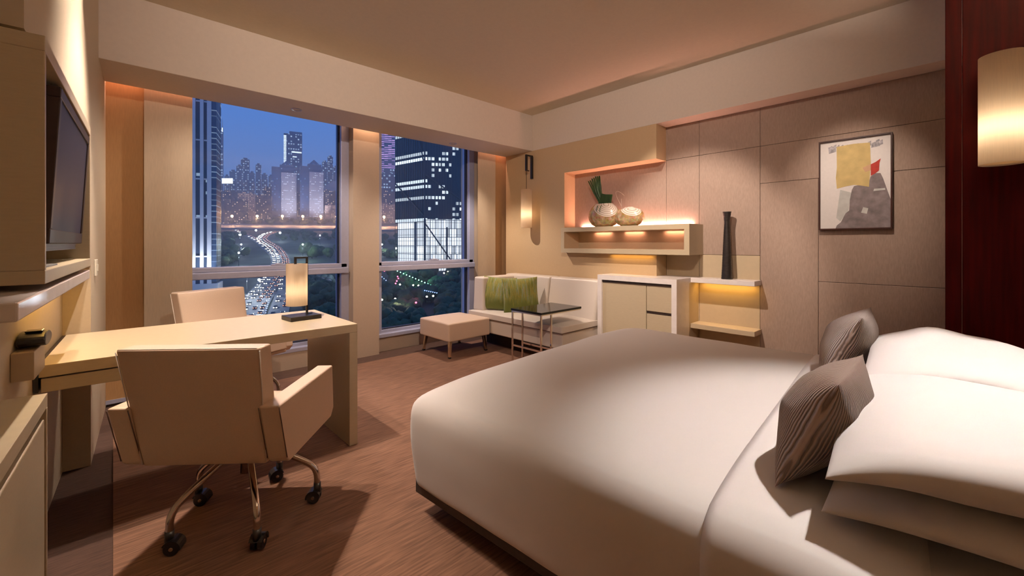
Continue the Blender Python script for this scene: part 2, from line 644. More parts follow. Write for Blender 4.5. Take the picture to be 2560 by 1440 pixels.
# tan bulkhead that frames the niche
struct('trim_4', 'tan', [(3.975, 4.1795, 3.295, 4.341, 0, 2.45), (3.975, 4.1795, 2.104, 3.295, 2.10, 2.45), (3.975, 4.1795, 2.10, 3.295, 0, 1.14)])
struct('fill_strip_ledge', 'soffit', [(-.1, 3.15, -.449, -.345, 2.40, 2.44), (-.1, 3.15, -.36, -.345, 2.44, 2.47)])  # added unseen ledge, its lip hides the fill strip from the glass
# head wall and the red timber return beside the bed
struct('wall_head', 'tan', [(-1.2, 4.18, -1.6, -.45, 0, 2.449)])
struct('trim_5', 'red_wood', [(3.2, 3.34, -.449, -.003, 0, 2.91), (3.197, 3.34, -.001, .059, 0, 2.91)], .003)

# left wall, slightly turned to the room's axis: n = out from its face, y along it
LQ = Vector((-.0434, 4.409, 0))
LROT = -math.atan(.045)


def lwp(s, n, z=0):
    k = 1 / math.hypot(1, .045)
    return LQ + Vector((n * k - .045 * s * k, -.045 * n * k - s * k, z))


def lbox(bm, s0, s1, n0, n1, z0, z1, m=0):
    """box on the left wall in its own axes (local x = out, local y = -s)"""
    bm.box(n0, n1, -s1, -s0, z0, z1, m)


def lbuild(bm, name, m, parent=None, bevel=0, kind=None, seg=2):
    o = bm.build(name, m, parent, loc=None if parent else LQ, rz=0 if parent else LROT, bevel=bevel, seg=seg)
    if kind:
        o['kind'] = kind
    return o


def lthing(name, label, cat, s, n, z, group=None):
    t = thing(name, label, cat, lwp(s, n, z), LROT, group)
    return t, (n, -s, z)


b = MB()
lbox(b, 1.06, 6.2, -.4, -.11, 0, 2.95)
lbuild(b, 'wall_left', 'left_wall', kind='structure')
b = MB()
lbox(b, -.45, 1.06, -.4, 0, 0, 2.95)
lbuild(b, 'trim_6', 'left_wall', kind='structure')
b = MB()
lbox(b, 1.06, 1.629, -.1099, 0, 1.126, 2.95)
lbuild(b, 'trim_7', 'left_wall', kind='structure')
b = MB()
lbox(b, 1.629, 2.755, -.1099, 0, 1.80, 2.95)
lbuild(b, 'trim_8', 'left_wall', kind='structure')
# ------------------------------------------------------------------ windows
GY = 4.70


def window(name, x0, x1, xa, xb):
    r = bpy.data.objects.new(name, None)
    C.objects.link(r)
    r.location = ((x0 + x1) / 2, GY, .165)
    r['kind'] = 'structure'
    o = r.location
    b = MB(o)
    b.box(x0, x0 + .085, 4.60, 4.76, .165, 2.80)
    b.box(x1 - .085, x1, 4.60, 4.76, .165, 2.80)
    b.box(x0 + .085, x1 - .085, 4.62, 4.76, .165, .235)
    b.box(x0 + .085, x1 - .085, 4.62, 4.76, 2.70, 2.80)
    b.build('frame', 'aluminium', r, bevel=.004)
    b = MB(o)
    for xx in (x0 + .085, x1 - .085 - .012):
        b.box(xx, xx + .012, 4.655, 4.70, .235, 2.70)
    b.box(x0 + .097, x1 - .097, 4.655, 4.70, .235, .245)
    b.build('gasket', 'rubber', r)
    b = MB(o)
    b.box(x0 + .02, x1 - .02, 4.555, 4.64, .925, .985)
    b.box(x0 + .02, x1 - .02, 4.60, 4.72, .985, 1.03)
    b.build('transom', 'aluminium', r, bevel=.006)
    b = MB(o)
    xm = (x0 + x1) / 2 + .08
    b.box(xm - .07, xm + .07, 4.60, 4.64, 1.03, 1.042)
    b.box(xm - .035, xm + .035, 4.60, 4.64, 1.042, 1.052)
    b.build('latch', 'aluminium', r, bevel=.004)
    b = MB(o)
    b.box(x0, x1, 4.54, 4.62, .165, .205)
    b.build('sill', 'aluminium', r, bevel=.004)
    for z0, z1 in ((.235, .93), (1.02, 2.70)):
        b = MB(o)
        b.box(x0 + .09, x1 - .09, GY, GY + .008, z0, z1)
        b.build('glass_pane', 'glass', r)
    return r


window('window_1', .34, 1.881, 0, 0)
window('window_2', 2.178, 3.62, 0, 0)

# ------------------------------------------------------------------ sliding fabric panels in the pocket
for nm, x0, x1, y, mm, lab in (
        ('blind_panel', -.042, .182, 4.455, 'curtain_orange', 'copper coloured sliding fabric panel in the left corner by the television wall'),
        ('blind_panel', .177, .483, 4.415, 'curtain_beige', 'beige sliding fabric panel covering the left edge of the larger window'),
        ('blind_panel', 3.535, 3.845, 4.415, 'curtain_beige', 'beige sliding fabric panel behind the arm of the sofa'),
        ('blind_panel', 3.80, 4.17, 4.455, 'curtain_orange', 'copper coloured sliding fabric panel behind the corner of the sofa')):
    t = thing(nm, lab, 'blind', ((x0 + x1) / 2, y, .02), 0, 'sliding blind panels beside the windows')
    b = MB(t.location)
    n_ = 10
    b.surf(lambda u, v: (x0 + (x1 - x0) * u, y + .0015 * math.sin(u * 9) * math.sin(v * 3), .05 + 2.70 * v), n_, 12)
    b.surf(lambda u, v: (x0 + (x1 - x0) * u, y + .004 + .0015 * math.sin(u * 9) * math.sin(v * 3), .05 + 2.70 * v), n_, 12)
    b.build('fabric', mm, t, recalc=False)
    b = MB(t.location)
    b.box(x0, x1, y - .006, y + .010, .02, .05)
    b.build('weight_bar', 'aluminium', t)

# =================================================================== LEFT WALL FURNITURE
# television cabinet (shallow open box)
t, o = lthing('television_cabinet', 'champagne lacquered open cabinet holding the television on the left wall', 'cabinet', 2.2, 0, 1.14)
b = MB(o)
lbox(b, 1.63, 2.78, -.108, .04, 1.14, 1.176)
lbox(b, 1.63, 2.78, -.108, .04, 1.745, 1.785)
lbox(b, 1.63, 1.65, -.108, .04, 1.176, 1.745)
lbox(b, 2.765, 2.78, -.108, .04, 1.176, 1.745)
lbuild(b, 'body', 'champagne', t, .002)
b = MB(o)
lbox(b, 1.65, 2.765, -.108, -.10, 1.176, 1.745)
lbuild(b, 'back_panel', 'beige_panel', t)
# television
t, o = lthing('television', 'flat black television tilted forward inside the champagne wall cabinet', 'television', 2.08, .0, 1.245)
K = .026 / .482


def tvp(s, d, z):
    return (.015 + K * (z - 1.245) + d, -s, z)


def tvbox(b, s0, s1, d0, d1, z0, z1):
    b.hexa([tvp(s1, d0, z0), tvp(s1, d1, z0), tvp(s0, d1, z0), tvp(s0, d0, z0), tvp(s1, d0, z1), tvp(s1, d1, z1), tvp(s0, d1, z1), tvp(s0, d0, z1)])


b = MB(o)
for (s0, s1, z0, z1) in ((1.675, 2.51, 1.245, 1.290), (1.675, 2.51, 1.695, 1.728), (1.675, 1.71, 1.290, 1.695), (2.475, 2.51, 1.290, 1.695)):
    tvbox(b, s0, s1, -.035, 0, z0, z1)
b.build('bezel', 'bezel', t, bevel=.003)
b = MB(o)
tvbox(b, 1.71, 2.475, -.034, -.004, 1.290, 1.695)
b.build('screen', 'screen', t)
b = MB(o)
tvbox(b, 1.73, 2.545, -.062, -.040, 1.262, 1.742)
b.build('rear_housing', 'grey_plastic', t, bevel=.004)
b = MB(o)
tvbox(b, 2.0, 2.2, -.105, -.06, 1.40, 1.60)
b.build('wall_mount', 'black_metal', t)
b = MB(o)
for k in range(5):
    tvbox(b, 1.74, 2.50, -.048, -.012 - .003 * (k % 2), 1.222 + k * .0045, 1.2265 + k * .0045)
b.build('speaker_bar', 'grey_plastic', t)
# long shelf slab
b = MB((.0, -2.35, 1.083))
lbox(b, 1.63, 3.07, -.108, .038, 1.083, 1.124)
tag(b.build('wall_shelf', 'stone', loc=lwp(2.35, 0, 1.083), rz=LROT, bevel=.004), 'long pale shelf under the television cabinet with amber light below', 'shelf')
# card stand on the cabinet ledge
b = MB((.0, -2.5, 1.176))
b.prism([(.0, -2.62, 1.1765), (.02, -2.62, 1.1765), (.02, -2.40, 1.1765), (.0, -2.40, 1.1765)], [(.0, -2.62, 1.181), (.02, -2.62, 1.181), (.02, -2.40, 1.181), (.0, -2.40, 1.181)])
b.box(-.002, .004, -2.70, -2.64, 1.1765, 1.19)
tag(b.build('remote_control', 'grey_plastic', loc=lwp(2.5, 0, 1.176), rz=LROT), 'slim remote control lying on the cabinet ledge below the television', 'remote control')
# low cabinet at the very left
t, o = lthing('low_cabinet', 'pale low cabinet with recessed door grip at the lower left beside the desk', 'cabinet', 3.0, -.06, 0)
b = MB(o)
lbox(b, 2.333, 4.4, -.108, -.01, .705, .75)
lbox(b, 2.333, 2.352, -.108, -.01, .04, .705)
lbox(b, 2.352, 4.4, -.108, -.055, .04, .705)
lbuild(b, 'body', 'champagne', t, .0015)
b = MB(o)
lbox(b, 2.356, 3.4, -.054, -.014, .05, .672)
lbuild(b, 'door', 'champagne', t, .004)
b = MB(o)
lbox(b, 2.345, 4.38, -.105, -.03, 0, .04)
lbuild(b, 'plinth', 'dark_plinth', t)
# pale block with a black rounded clock radio
b = MB((-.085, -2.12, .79))
lbox(b, 2.02, 2.22, -.109, -.055, .775, .872)
tag(b.build('socket_box', 'beige_panel', loc=lwp(2.12, -.085, .79), rz=LROT, bevel=.002), 'small beige box on the wall left of the desk under the black clock', 'box')
t, o = lthing('clock_radio', 'rounded glossy black clock radio standing on the beige wall box', 'clock', 2.10, -.075, .872)
b = MB((0, 0, 0))
ring = [(.05 * math.cos(a) * (1.5 if math.sin(a) < 0 else 1.5), .028 * math.sin(a)) for a in [i * 2 * PI / 24 for i in range(24)]]
b.prism([(-.030, x, z + .028) for x, z in ring], [(.040, x * .92, z * .92 + .028) for x, z in ring])
b.build('body', 'black_plastic', t, bevel=.005, smooth=False)
b = MB()
b.box(-.015, .028, -.035, .01, .055, .060)
b.build('display', 'black_glass', t, bevel=.002)
# light switch
t, o = lthing('wall_switch', 'small ivory switch plate on the left wall beside the copper blind', 'switch', .83, .0, 1.05)
b = MB()
b.box(.0005, .011, -.045, .045, 0, .10)
b.build('plate', 'white_plastic', t, bevel=.003)
b = MB()
b.box(.011, .016, -.018, .018, .03, .07)
b.build('rocker', 'white_plastic', t, bevel=.002)

# ------------------------------------------------------------------ desk
t = thing('writing_desk', 'long champagne lacquered desk with one slab leg, attached to the left wall', 'desk', (.45, 2.94, 0))
o = t.location
b = MB(o)
b.hexa([(-.220, 2.56, .70), (1.10, 2.56, .70), (1.10, 3.33, .70), (-.185, 3.33, .70), (-.220, 2.56, .75), (1.10, 2.56, .75), (1.10, 3.33, .75), (-.185, 3.33, .75)])
b.build('top', 'champagne', t, bevel=.002)
b = MB(o)
b.box(1.05, 1.10, 2.56, 3.33, .008, .6995)
b.build('leg', 'champagne', t, bevel=.002)
b = MB(o)
b.box(-.214, .42, 2.565, 3.25, .637, .694)
d_ = b.build('drawer', 'champagne', t, bevel=.002)

b = MB(o)
b.hexa([(-.2345, 2.562, .64), (-.221, 2.562, .64), (-.186, 3.328, .64), (-.1995, 3.328, .64), (-.2345, 2.562, .748), (-.221, 2.562, .748), (-.186, 3.328, .748), (-.1995, 3.328, .748)])
b.build('wall_joint', 'black_plastic', t)
# ------------------------------------------------------------------ table lamp
def lamp_table():
    t = thing('table_lamp', 'desk lamp with glowing drum shade hung from a black square handle', 'lamp', (.905, 2.975, .75), R(6))
    b = MB()
    b.box(-.10, .095, -.075, .075, 0, .028)
    b.build('base', 'black_metal', t, bevel=.003)
    b = MB()
    b.box(.045, .07, .005, .03, .028, .032)
    b.build('switch', 'black_plastic', t, bevel=.001)
    b = MB()
    b.box(.048, .060, .046, .060, .028, .405)
    b.box(-.028, .060, .046, .060, .395, .407)
    b.box(-.028, -.014, .046, .060, .350, .395)
    b.build('stem', 'black_metal', t, bevel=.002)
    b = MB()
    c0 = (-.021, .030, 0)
    b.lathe([(.064, .088), (.064, .362)], c0, 40, cap=False)
    b.build('lamp_shade', 'shade', t)
    b = MB()
    b.lathe([(.012, .26), (.014, .30), (.012, .36)], c0, 12)
    b.build('socket', 'black_metal', t)
    return t


lt_ = lamp_table()
bulb('table_lamp_bulb', lt_.matrix_basis @ Vector((-.021, .030, .19)), LAMP * .72, (1, .80, .60), .022)

# =================================================================== CHAIRS
def make_chair(name, label, loc, rz, castered=True, hz=1.0):
    """local +Y is the way the sitter faces"""
    t = thing(name, label, 'chair', loc, rz, None)
    # backrest: leaning thick slab
    b = MB()
    n_ = 14

    def bp(u, v, k):
        hw = .232 + .024 * v
        x = (2 * u - 1) * hw
        lean = -.285 - .095 * v
        z = .375 + (.85 * hz - .375) * v
        th = .095 - .01 * v
        e_ = (1 - (2 * u - 1) ** 6) * (1 - (2 * v - 1) ** 8)
        y = lean - .012 * e_ if k == 0 else lean + th + .012 * e_
        return (x, y, z)
    fr = b.surf(lambda u, v: bp(u, v, 0), n_, n_)
    bk = b.surf(lambda u, v: bp(u, v, 1), n_, n_)
    for i in range(n_):
        b.bm.faces.new((fr[i][0], fr[i + 1][0], bk[i + 1][0], bk[i][0]))
        b.bm.faces.new((fr[i][n_], fr[i + 1][n_], bk[i + 1][n_], bk[i][n_]))
        b.bm.faces.new((fr[0][i], fr[0][i + 1], bk[0][i + 1], bk[0][i]))
        b.bm.faces.new((fr[n_][i], fr[n_][i + 1], bk[n_][i + 1], bk[n_][i]))
    br = b.build('backrest', 'leather', t, bevel=.009, seg=3)
    b = MB()
    path = [bp(0, 0, 0)] + [bp(0, 1, 0), bp(1, 1, 0)] + [bp(1, 0, 0)]
    for p, q in zip(path, path[1:]):
        p, q = Vector(p), Vector(q)
        b.tube([p.lerp(q, .02), p.lerp(q, .98)], .0022, 6)
    b.build('piping', 'piping', br)
    # seat
    b = MB()
    b.box(-.233, .233, -.285, .225, .375, .40)
    b.build('seat_base', 'leather', t, bevel=.01)
    b = MB()
    v = b.box(-.228, .228, -.20, .235, .40, .485)
    bmesh.ops.subdivide_edges(b.bm, edges=b.bm.edges[:], cuts=7, use_grid_fill=True)
    for q in b.bm.verts:
        if q.co.z > .48:
            q.co.z += .02 * max(0, 1 - (q.co.x / .228) ** 2) * max(0, 1 - ((q.co.y - .02) / .22) ** 2)
    b.build('seat', 'leather', t, bevel=.015, seg=3)
    # arms
    for sg in (-1, 1):
        b = MB()
        xi, xo = sg * .236, sg * .312
        x0, x1 = min(xi, xo), max(xi, xo)
        prof = [(-.275, .375), (-.355, .62), (.175, .62), (.195, .375)]
        prof = [(-.262, .372), (-.285, .39), (-.352, .625), (.19, .625), (.205, .41), (.17, .372)]
        b.prism([(x0, y, z) for y, z in prof], [(x1, y, z) for y, z in prof])
        a_ = b.build('armrest', 'leather', t, bevel=.008, seg=3)
        b = MB()
        for xx in (x0, x1):
            b.tube([(xx, -.287, .40), (xx, -.350, .618)], .002, 6)
        b.build('seam', 'seam', a_)
    # base
    if castered:
        b = MB()
        b.tube([(0, 0, .20), (0, 0, .375)], .028, 14)
        b.build('column', 'chrome', t)
        for k in range(5):
            ang = k * 2 * PI / 5 + CH_A
            c, s = math.cos(ang), math.sin(ang)

            def P(r, z):
                return (c * r, s * r, z)
            b = MB()
            pts = [P(.012, .33), P(.05, .315), P(.12, .275), P(.19, .232), P(.245, .195), P(.275, .165), P(.288, .13), P(.29, .085)]
            # smooth
            sm = []
            for i in range(len(pts) - 1):
                p0, p1, p2, p3 = [Vector(pts[max(0, min(len(pts) - 1, j))]) for j in (i - 1, i, i + 1, i + 2)]
                for q in range(4):
                    u = q / 4
                    sm.append(.5 * ((2 * p1) + (-p0 + p2) * u + (2 * p0 - 5 * p1 + 4 * p2 - p3) * u * u + (-p0 + 3 * p1 - 3 * p2 + p3) * u ** 3))
            sm.append(Vector(pts[-1]))
            b.tube(sm, .0138, 14)
            lg = b.build('leg', 'chrome', t)
            b = MB()
            sw = ang + CH_SW[k]
            cx, cyy = c * .29, s * .29
            d_ = Vector((math.cos(sw), math.sin(sw), 0))
            nn = Vector((-d_.y, d_.x, 0))
            hub = Vector((cx, cyy, .0285)) + d_ * .014
            for off in (-.013, .013):
                p = hub + nn * off
                b.tube([p - nn * .009, p - nn * .0085, p + nn * .0085, p + nn * .009], .03, 20, rs=[.024, .028, .028, .024])
                b.tube([p - nn * .0105, p + nn * .0105], .0075, 12, m=1)
            b.tube([Vector((cx, cyy, .045)), Vector((cx, cyy, .092))], .016, 12)
            hood = [hub + nn * x_ for x_ in (-.026, .026)]
            ring = [(math.cos(a) * .034, math.sin(a) * .034) for a in [PI * .15 + PI * .9 * i / 8 for i in range(9)]]
            ring += [(x_ * .78, z_ * .78) for x_, z_ in ring[::-1]]
            b.prism([hood[0] + d_ * -x_ + Vector((0, 0, z_)) for x_, z_ in ring], [hood[1] + d_ * -x_ + Vector((0, 0, z_)) for x_, z_ in ring])
            b.build('caster', ['black_plastic', 'chrome'], lg)
    else:
        for sx_, sy_ in ((-.25, -.24), (.25, -.24), (-.25, .17), (.25, .17)):
            b = MB()
            b.bar((sx_, sy_, 0), (sx_, sy_, .375), .03)
            b.build('leg', 'chrome', t, bevel=.002)
    return t


CH_SW = [2.6, 2.9, 2.2, 3.6, 2.4]
fa = math.atan2(.76, .65)   # facing direction of the desk chair
CH_RZ = fa - PI / 2
CH_A = math.atan2(1.89 - 2.233, .417 - .446) - CH_RZ
make_chair('desk_chair', 'cream leather swivel chair on chrome casters drawn up to the front of the desk', (.446, 2.233, .008), CH_RZ)
CH_A += .5
make_chair('guest_chair', 'cream leather chair behind the desk with only its backrest showing', (.70, 3.79, .008), math.atan2(-.91, .42) - PI / 2, hz=1.025)

# =================================================================== SOFA GROUP
t = thing('sofa', 'ivory leather corner sofa built between the window and the white sideboard', 'sofa', (3.55, 3.4, 0))
o = t.location
b = MB(o)
b.box(3.19, 3.96, 2.67, 4.14, .20, .365)
b.build('base', 'leather_white', t, bevel=.012, seg=3)
b = MB(o)
b.box(3.42, 3.94, 2.70, 4.10, .008, .20)
b.build('plinth', 'dark_plinth', t)
b = MB(o)
b.box(3.165, 3.80, 2.655, 4.14, .368, .43)
bmesh.ops.subdivide_edges(b.bm, edges=b.bm.edges[:], cuts=10, use_grid_fill=True)
for q in b.bm.verts:
    if q.co.z > .42:
        x, y = q.co.x + o.x, q.co.y + o.y
        q.co.z += .018 * max(0, 1 - ((x - 3.48) / .32) ** 4) * max(0, 1 - ((y - 3.4) / .745) ** 6)
sc_ = b.build('seat_cushion', 'leather_white', t, bevel=.022, seg=4)
b = MB(o)
b.tube([(3.172, 2.66, .366), (3.172, 4.13, .366)], .004, 6)
b.tube([(3.175, 2.658, .366), (3.70, 2.658, .366)], .004, 6)
b.build('seam', 'seam', sc_)
for y0, y1 in ((2.66, 3.345), (3.349, 4.14)):
    b = MB(o)
    b.hexa([(3.70, y0, .40), (3.96, y0, .40), (3.96, y1, .40), (3.70, y1, .40), (3.775, y0, .85), (3.96, y0, .85), (3.96, y1, .85), (3.775, y1, .85)])
    b.build('backrest', 'leather_white', t, bevel=.025, seg=4)
b = MB(o)
b.hexa([(3.235, 3.935, .425), (3.80, 3.935, .425), (3.80, 4.14, .425), (3.235, 4.14, .425), (3.255, 3.96, .835), (3.80, 3.96, .835), (3.80, 4.14, .835), (3.255, 4.14, .835)])
b.build('armrest', 'leather_white', t, bevel=.022, seg=4)


def green_cushion(label, c, w, h, rz, tilt, th=.15, roll=0.0, seed=0):
    b = MB()
    b.cushion(w, h, th, 20, .07, .45, wob=.02, seed=seed)
    ob = b.build('throw_cushion', 'green', loc=c, smooth=True)
    ob.rotation_euler = (tilt, roll, rz)
    return tag(ob, label, 'cushion', 'green striped cushions on the sofa')


green_cushion('green striped cushion in the sofa corner, partly behind the other one', (3.385, 3.83, .640), .44, .41, R(-66), R(-10), .14, R(2), 1)
green_cushion('green striped cushion leaning in front, nearer the black topped table', (3.49, 3.555, .640), .44, .41, R(-30), R(-10), .15, R(-2), 4)

# ottoman
t = thing('ottoman', 'square cream leather ottoman on short polished legs in front of the window', 'ottoman', (2.885, 4.03, 0), R(.5))
b = MB()
b.box(-.29, .29, -.29, .29, .19, .385)
bmesh.ops.subdivide_edges(b.bm, edges=b.bm.edges[:], cuts=9, use_grid_fill=True)
for q in b.bm.verts:
    if q.co.z > .38:
        q.co.z += .028 * max(0, 1 - (q.co.x / .29) ** 2) * max(0, 1 - (q.co.y / .29) ** 2)
b.build('cushion', 'leather', t, bevel=.016, seg=3)
for sx_, sy_ in ((-1, -1), (1, -1), (1, 1), (-1, 1)):
    b = MB()
    x, y = sx_ * .255, sy_ * .255
    b.hexa([(x - .012, y - .012, .02), (x + .012, y - .012, .02), (x + .012, y + .012, .02), (x - .012, y + .012, .02),
            (x - .018 - .02 * sx_, y - .018 - .02 * sy_, .19), (x + .018 - .02 * sx_, y - .018 - .02 * sy_, .19), (x + .018 - .02 * sx_, y + .018 - .02 * sy_, .19), (x - .018 - .02 * sx_, y + .018 - .02 * sy_, .19)])
    l_ = b.build('leg', 'brass', t, bevel=.002)
    b = MB()
    b.box(x - .013, x + .013, y - .013, y + .013, .008, .022)
    b.build('foot', 'black_plastic', l_)

# C-shaped side table
t = thing('side_table', 'small square side table with glossy black top and thin chrome legs by the sofa', 'table', (3.2, 2.9, 0))
o = t.location
b = MB(o)
b.box(2.895, 3.50, 2.675, 3.09, .577, .598)
b.build('tabletop', 'black_glass', t, bevel=.002)
b = MB(o)
b.box(2.90, 3.495, 2.68, 3.085, .566, .577)
b.build('top_frame', 'chrome', t)
for x, y in ((2.906, 2.688), (2.906, 3.076), (3.046, 2.688), (3.046, 3.076)):
    b = MB(o)
    b.box(x - .0075, x + .0075, y - .0075, y + .0075, .008, .566)
    b.build('leg', 'chrome', t, bevel=.001)
b = MB(o)
b.box(2.900, 2.912, 2.695, 3.069, .225, .24)
b.box(3.040, 3.052, 2.695, 3.069, .225, .24)
b.build('rail', 'chrome', t)

# =================================================================== RIGHT WALL FURNITURE
t = thing('sideboard', 'white stone framed sideboard with champagne door and drawers beside the sofa', 'sideboard', (3.95, 2.2, 0))
o = t.location
b = MB(o)
b.box(3.715, 3.9745, 1.769, 2.63, .868, .918)
b.box(3.9745, 4.179, 1.769, 2.0995, .868, .918)
b.box(3.715, 3.9745, 2.58, 2.63, .008, .868)
b.box(3.715, 3.9745, 1.769, 1.818, .008, .868)
b.build('stone_surround', 'stone', t)
b = MB(o)
b.box(3.76, 3.9735, 1.818, 2.58, .03, .868)
b.box(3.9735, 4.179, 1.769, 2.0995, .03, .868)
b.build('carcass', 'beige_panel', t)
b = MB(o)
b.box(3.735, 3.76, 2.082, 2.578, .03, .843)
d_ = b.build('door', 'champagne', t, bevel=.0015)
for z0, z1 in ((.60, .843), (.03, .573)):
    b = MB(o)
    b.box(3.735, 3.76, 1.820, 2.076, z0, z1)
    b.build('drawer', 'champagne', t, bevel=.0015)
b = MB(o)
b.box(3.728, 3.758, 1.819, 2.579, .844, .8675)
b.box(3.740, 3.758, 1.820, 2.076, .574, .599)
b.build('grip_recess', 'dark_handle', t)

b = MB((4.09, 1.49, .86))
b.box(4.0, 4.18, 1.215, 1.768, .875, .920)
tag(b.build('wall_shelf', 'stone', bevel=.003), 'white stone wall shelf carrying the tall black vase', 'shelf')
b = MB((4.09, 1.49, .44))
b.box(4.0, 4.18, 1.215, 1.768, .442, .487)
tag(b.build('wall_shelf', 'beige_panel', bevel=.003), 'low beige wall shelf below the lit stone shelf', 'shelf')

# floating display box
t = thing('display_box', 'long champagne open display box floating on the right wall', 'shelf', (4.0, 2.5, 1.137))
o = t.location
b = MB(o)
b.box(3.875, 4.1795, 1.724, 3.265, 1.381, 1.430)
b.box(3.875, 3.9745, 1.724, 3.265, 1.137, 1.187)
b.box(3.9745, 4.1795, 1.724, 2.0995, 1.137, 1.187)
b.box(3.9745, 4.1795, 2.0995, 3.265, 1.1405, 1.187)
b.box(3.875, 4.1795, 3.216, 3.265, 1.187, 1.381)
b.box(3.875, 4.1795, 1.724, 1.774, 1.187, 1.381)
b.build('frame', 'champagne', t)
b = MB(o)
b.box(4.15, 4.179, 1.774, 3.216, 1.187, 1.381)
b.build('back_panel', 'beige_panel', t)

# shell vases
def shell(label, c, r, hgt, rim):
    t = thing('shell_vase', label, 'vase', c, 0, 'round shell vases on the display box')
    b = MB()
    prof = [(r * .50, 0), (r * .78, hgt * .12), (r * .95, hgt * .30), (r, hgt * .47), (r * .95, hgt * .66), (r * .78, hgt * .85), (rim + .01, hgt * .96), (rim, hgt), (rim - .006, hgt * .985), (rim * .8, hgt * .9), (r * .6, hgt * .6), (r * .4, .02)]
    b.lathe(prof, (0, 0, 0), 40)
    o_ = b.build('bowl', 'shell', t)
    o_.scale = (.52, 1, 1)
    return t


shell('taller amber and shell vase holding the palm leaves', (4.02, 2.76, 1.430), .20, .262, .11)
t2 = shell('lower amber and shell vase without leaves, right of the leaf one', (4.02, 2.44, 1.430), .175, .205, .05)
b = MB((0, 0, 0))
pts = [(.02, .03 - .02 * i / 12 + .16 * math.sin(i / 12 * PI) * .6 + .06, .20 + .19 * math.sin(i / 12 * PI * .75)) for i in range(13)]
b.tube(pts, .0012, 5)
b.tube([(0, .09, .19), (.0, .094, .30)], .0014, 5)
b.build('wire_loop', 'piping', t2)
# palm leaf arrangement
t = thing('palm_arrangement', 'bundle of dark green palm blades with a folded leaf in the taller vase', 'plant', (4.02, 2.76, 1.62))
for k in range(9):
    f = k / 8
    b = MB()
    y0 = .06 - .03 * f
    p0 = Vector((.0 + .004 * (k % 3), .035 - .02 * f, .05))
    p1 = Vector((.012 * (k % 3) - .01, .205 - .135 * f, .36 + .045 * f - .02 * abs(f - .6)))
    sdx = Vector((0, .012, .004))
    mid = p0.lerp(p1, .5) + Vector((-.008, 0, 0))
    b.prism([p0 - sdx * .7 + Vector((-.004, 0, 0)), mid - sdx + Vector((-.006, 0, 0)), p1 - sdx * .9, p1 + sdx * .9, mid + sdx + Vector((-.006, 0, 0)), p0 + sdx * .7 + Vector((-.004, 0, 0))],
            [p0 - sdx * .7, mid - sdx * .6, p1 - sdx * .5, p1 + sdx * .5, mid + sdx * .6, p0 + sdx * .7])
    b.build('blade', 'leaf', t)
b = MB()
b.prism([(-.02, .07, .06), (-.02, -.105, .06), (-.022, -.125, .165), (-.02, -.03, .175), (-.02, .02, .19)], [(-.012, .07, .06), (-.012, -.105, .06), (-.012, -.125, .165), (-.012, -.03, .175), (-.012, .02, .19)])
b.build('folded_leaf', 'leaf', t, bevel=.002)
b = MB()
for yy, zz in ((.03, -.03), (-.015, -.075)):
    b.tube([(-.095, yy, zz), (-.10, yy, .0), (-.075, yy, .045), (-.03, yy, .07)], .004, 6, rs=[.001, .004, .004, .004])
b.build('hanging_blade', 'leaf', t)

# tall vase
b = MB((4.085, 1.470, .92))
prof = [(.047, 0)]
nseg = 64
for i in range(nseg + 1):
    v = i / nseg
    z = .004 + .612 * v
    if v < .80:
        r_ = .0475 - .0225 * (v / .80) ** .9
    elif v < .84:
        r_ = .025 - .001 * (v - .80) / .04
    else:
        r_ = .024 + .013 * ((v - .84) / .16) ** 1.3
    prof.append((r_ + .0009 * math.sin(i * 2.6), z))
prof += [(.030, .614), (.018, .57), (.015, .5)]
b.lathe(prof, (4.085, 1.470, .92), 36)
tag(b.build('tall_vase', 'vase_black'), 'tall slim black ribbed vase on the stone wall shelf', 'vase')

# framed picture
t = thing('picture', 'framed abstract collage in yellow, grey and red hanging on the right wall', 'picture', (4.165, .57, 1.354))
o = t.location
b = MB(o)
y0, y1, z0, z1 = .346, .790, 1.354, 2.062
f_ = .010
b.box(4.145, 4.1795, y0, y0 + f_, z0, z1)
b.box(4.145, 4.1795, y1 - f_, y1, z0, z1)
b.box(4.145, 4.1795, y0 + f_, y1 - f_, z0, z0 + f_)
b.box(4.145, 4.1795, y0 + f_, y1 - f_, z1 - f_, z1)
M['frame_dark'] = mat('dark_red_frame', (.045, .014, .011), .35, noise_scale=30, noise_amt=.2)
b.build('frame', 'frame_dark', t)
M['paper'] = mat('white_paper', (.87, .82, .79), .8, noise_scale=60, noise_amt=.02)
M['ink_yellow'] = mat('yellow_paper', (.66, .50, .21), .8, noise_scale=14, noise_amt=.12)
M['ink_grey'] = mat('grey_wash', (.24, .20, .205), .8, noise_scale=18, noise_amt=.30)
M['ink_red'] = mat('red_paper', (.50, .045, .03), .7, noise_scale=30, noise_amt=.15)
M['ink_pale'] = mat('pale_grey_wash', (.60, .60, .57), .8, noise_scale=16, noise_amt=.12)
M['ink_peach'] = mat('peach_paper', (.66, .40, .24), .8, noise_scale=20, noise_amt=.1)
M['ink_print'] = mat('grey_print', (.42, .40, .43), .8, noise_scale=60, noise_amt=.45)


def art(pts, x, m, bb):
    # u runs left to right, v bottom to top of the sheet
    q = [(x, y1 - f_ - u * (y1 - y0 - 2 * f_), z0 + f_ + v * (z1 - z0 - 2 * f_)) for u, v in pts]
    bb.face(q, m)


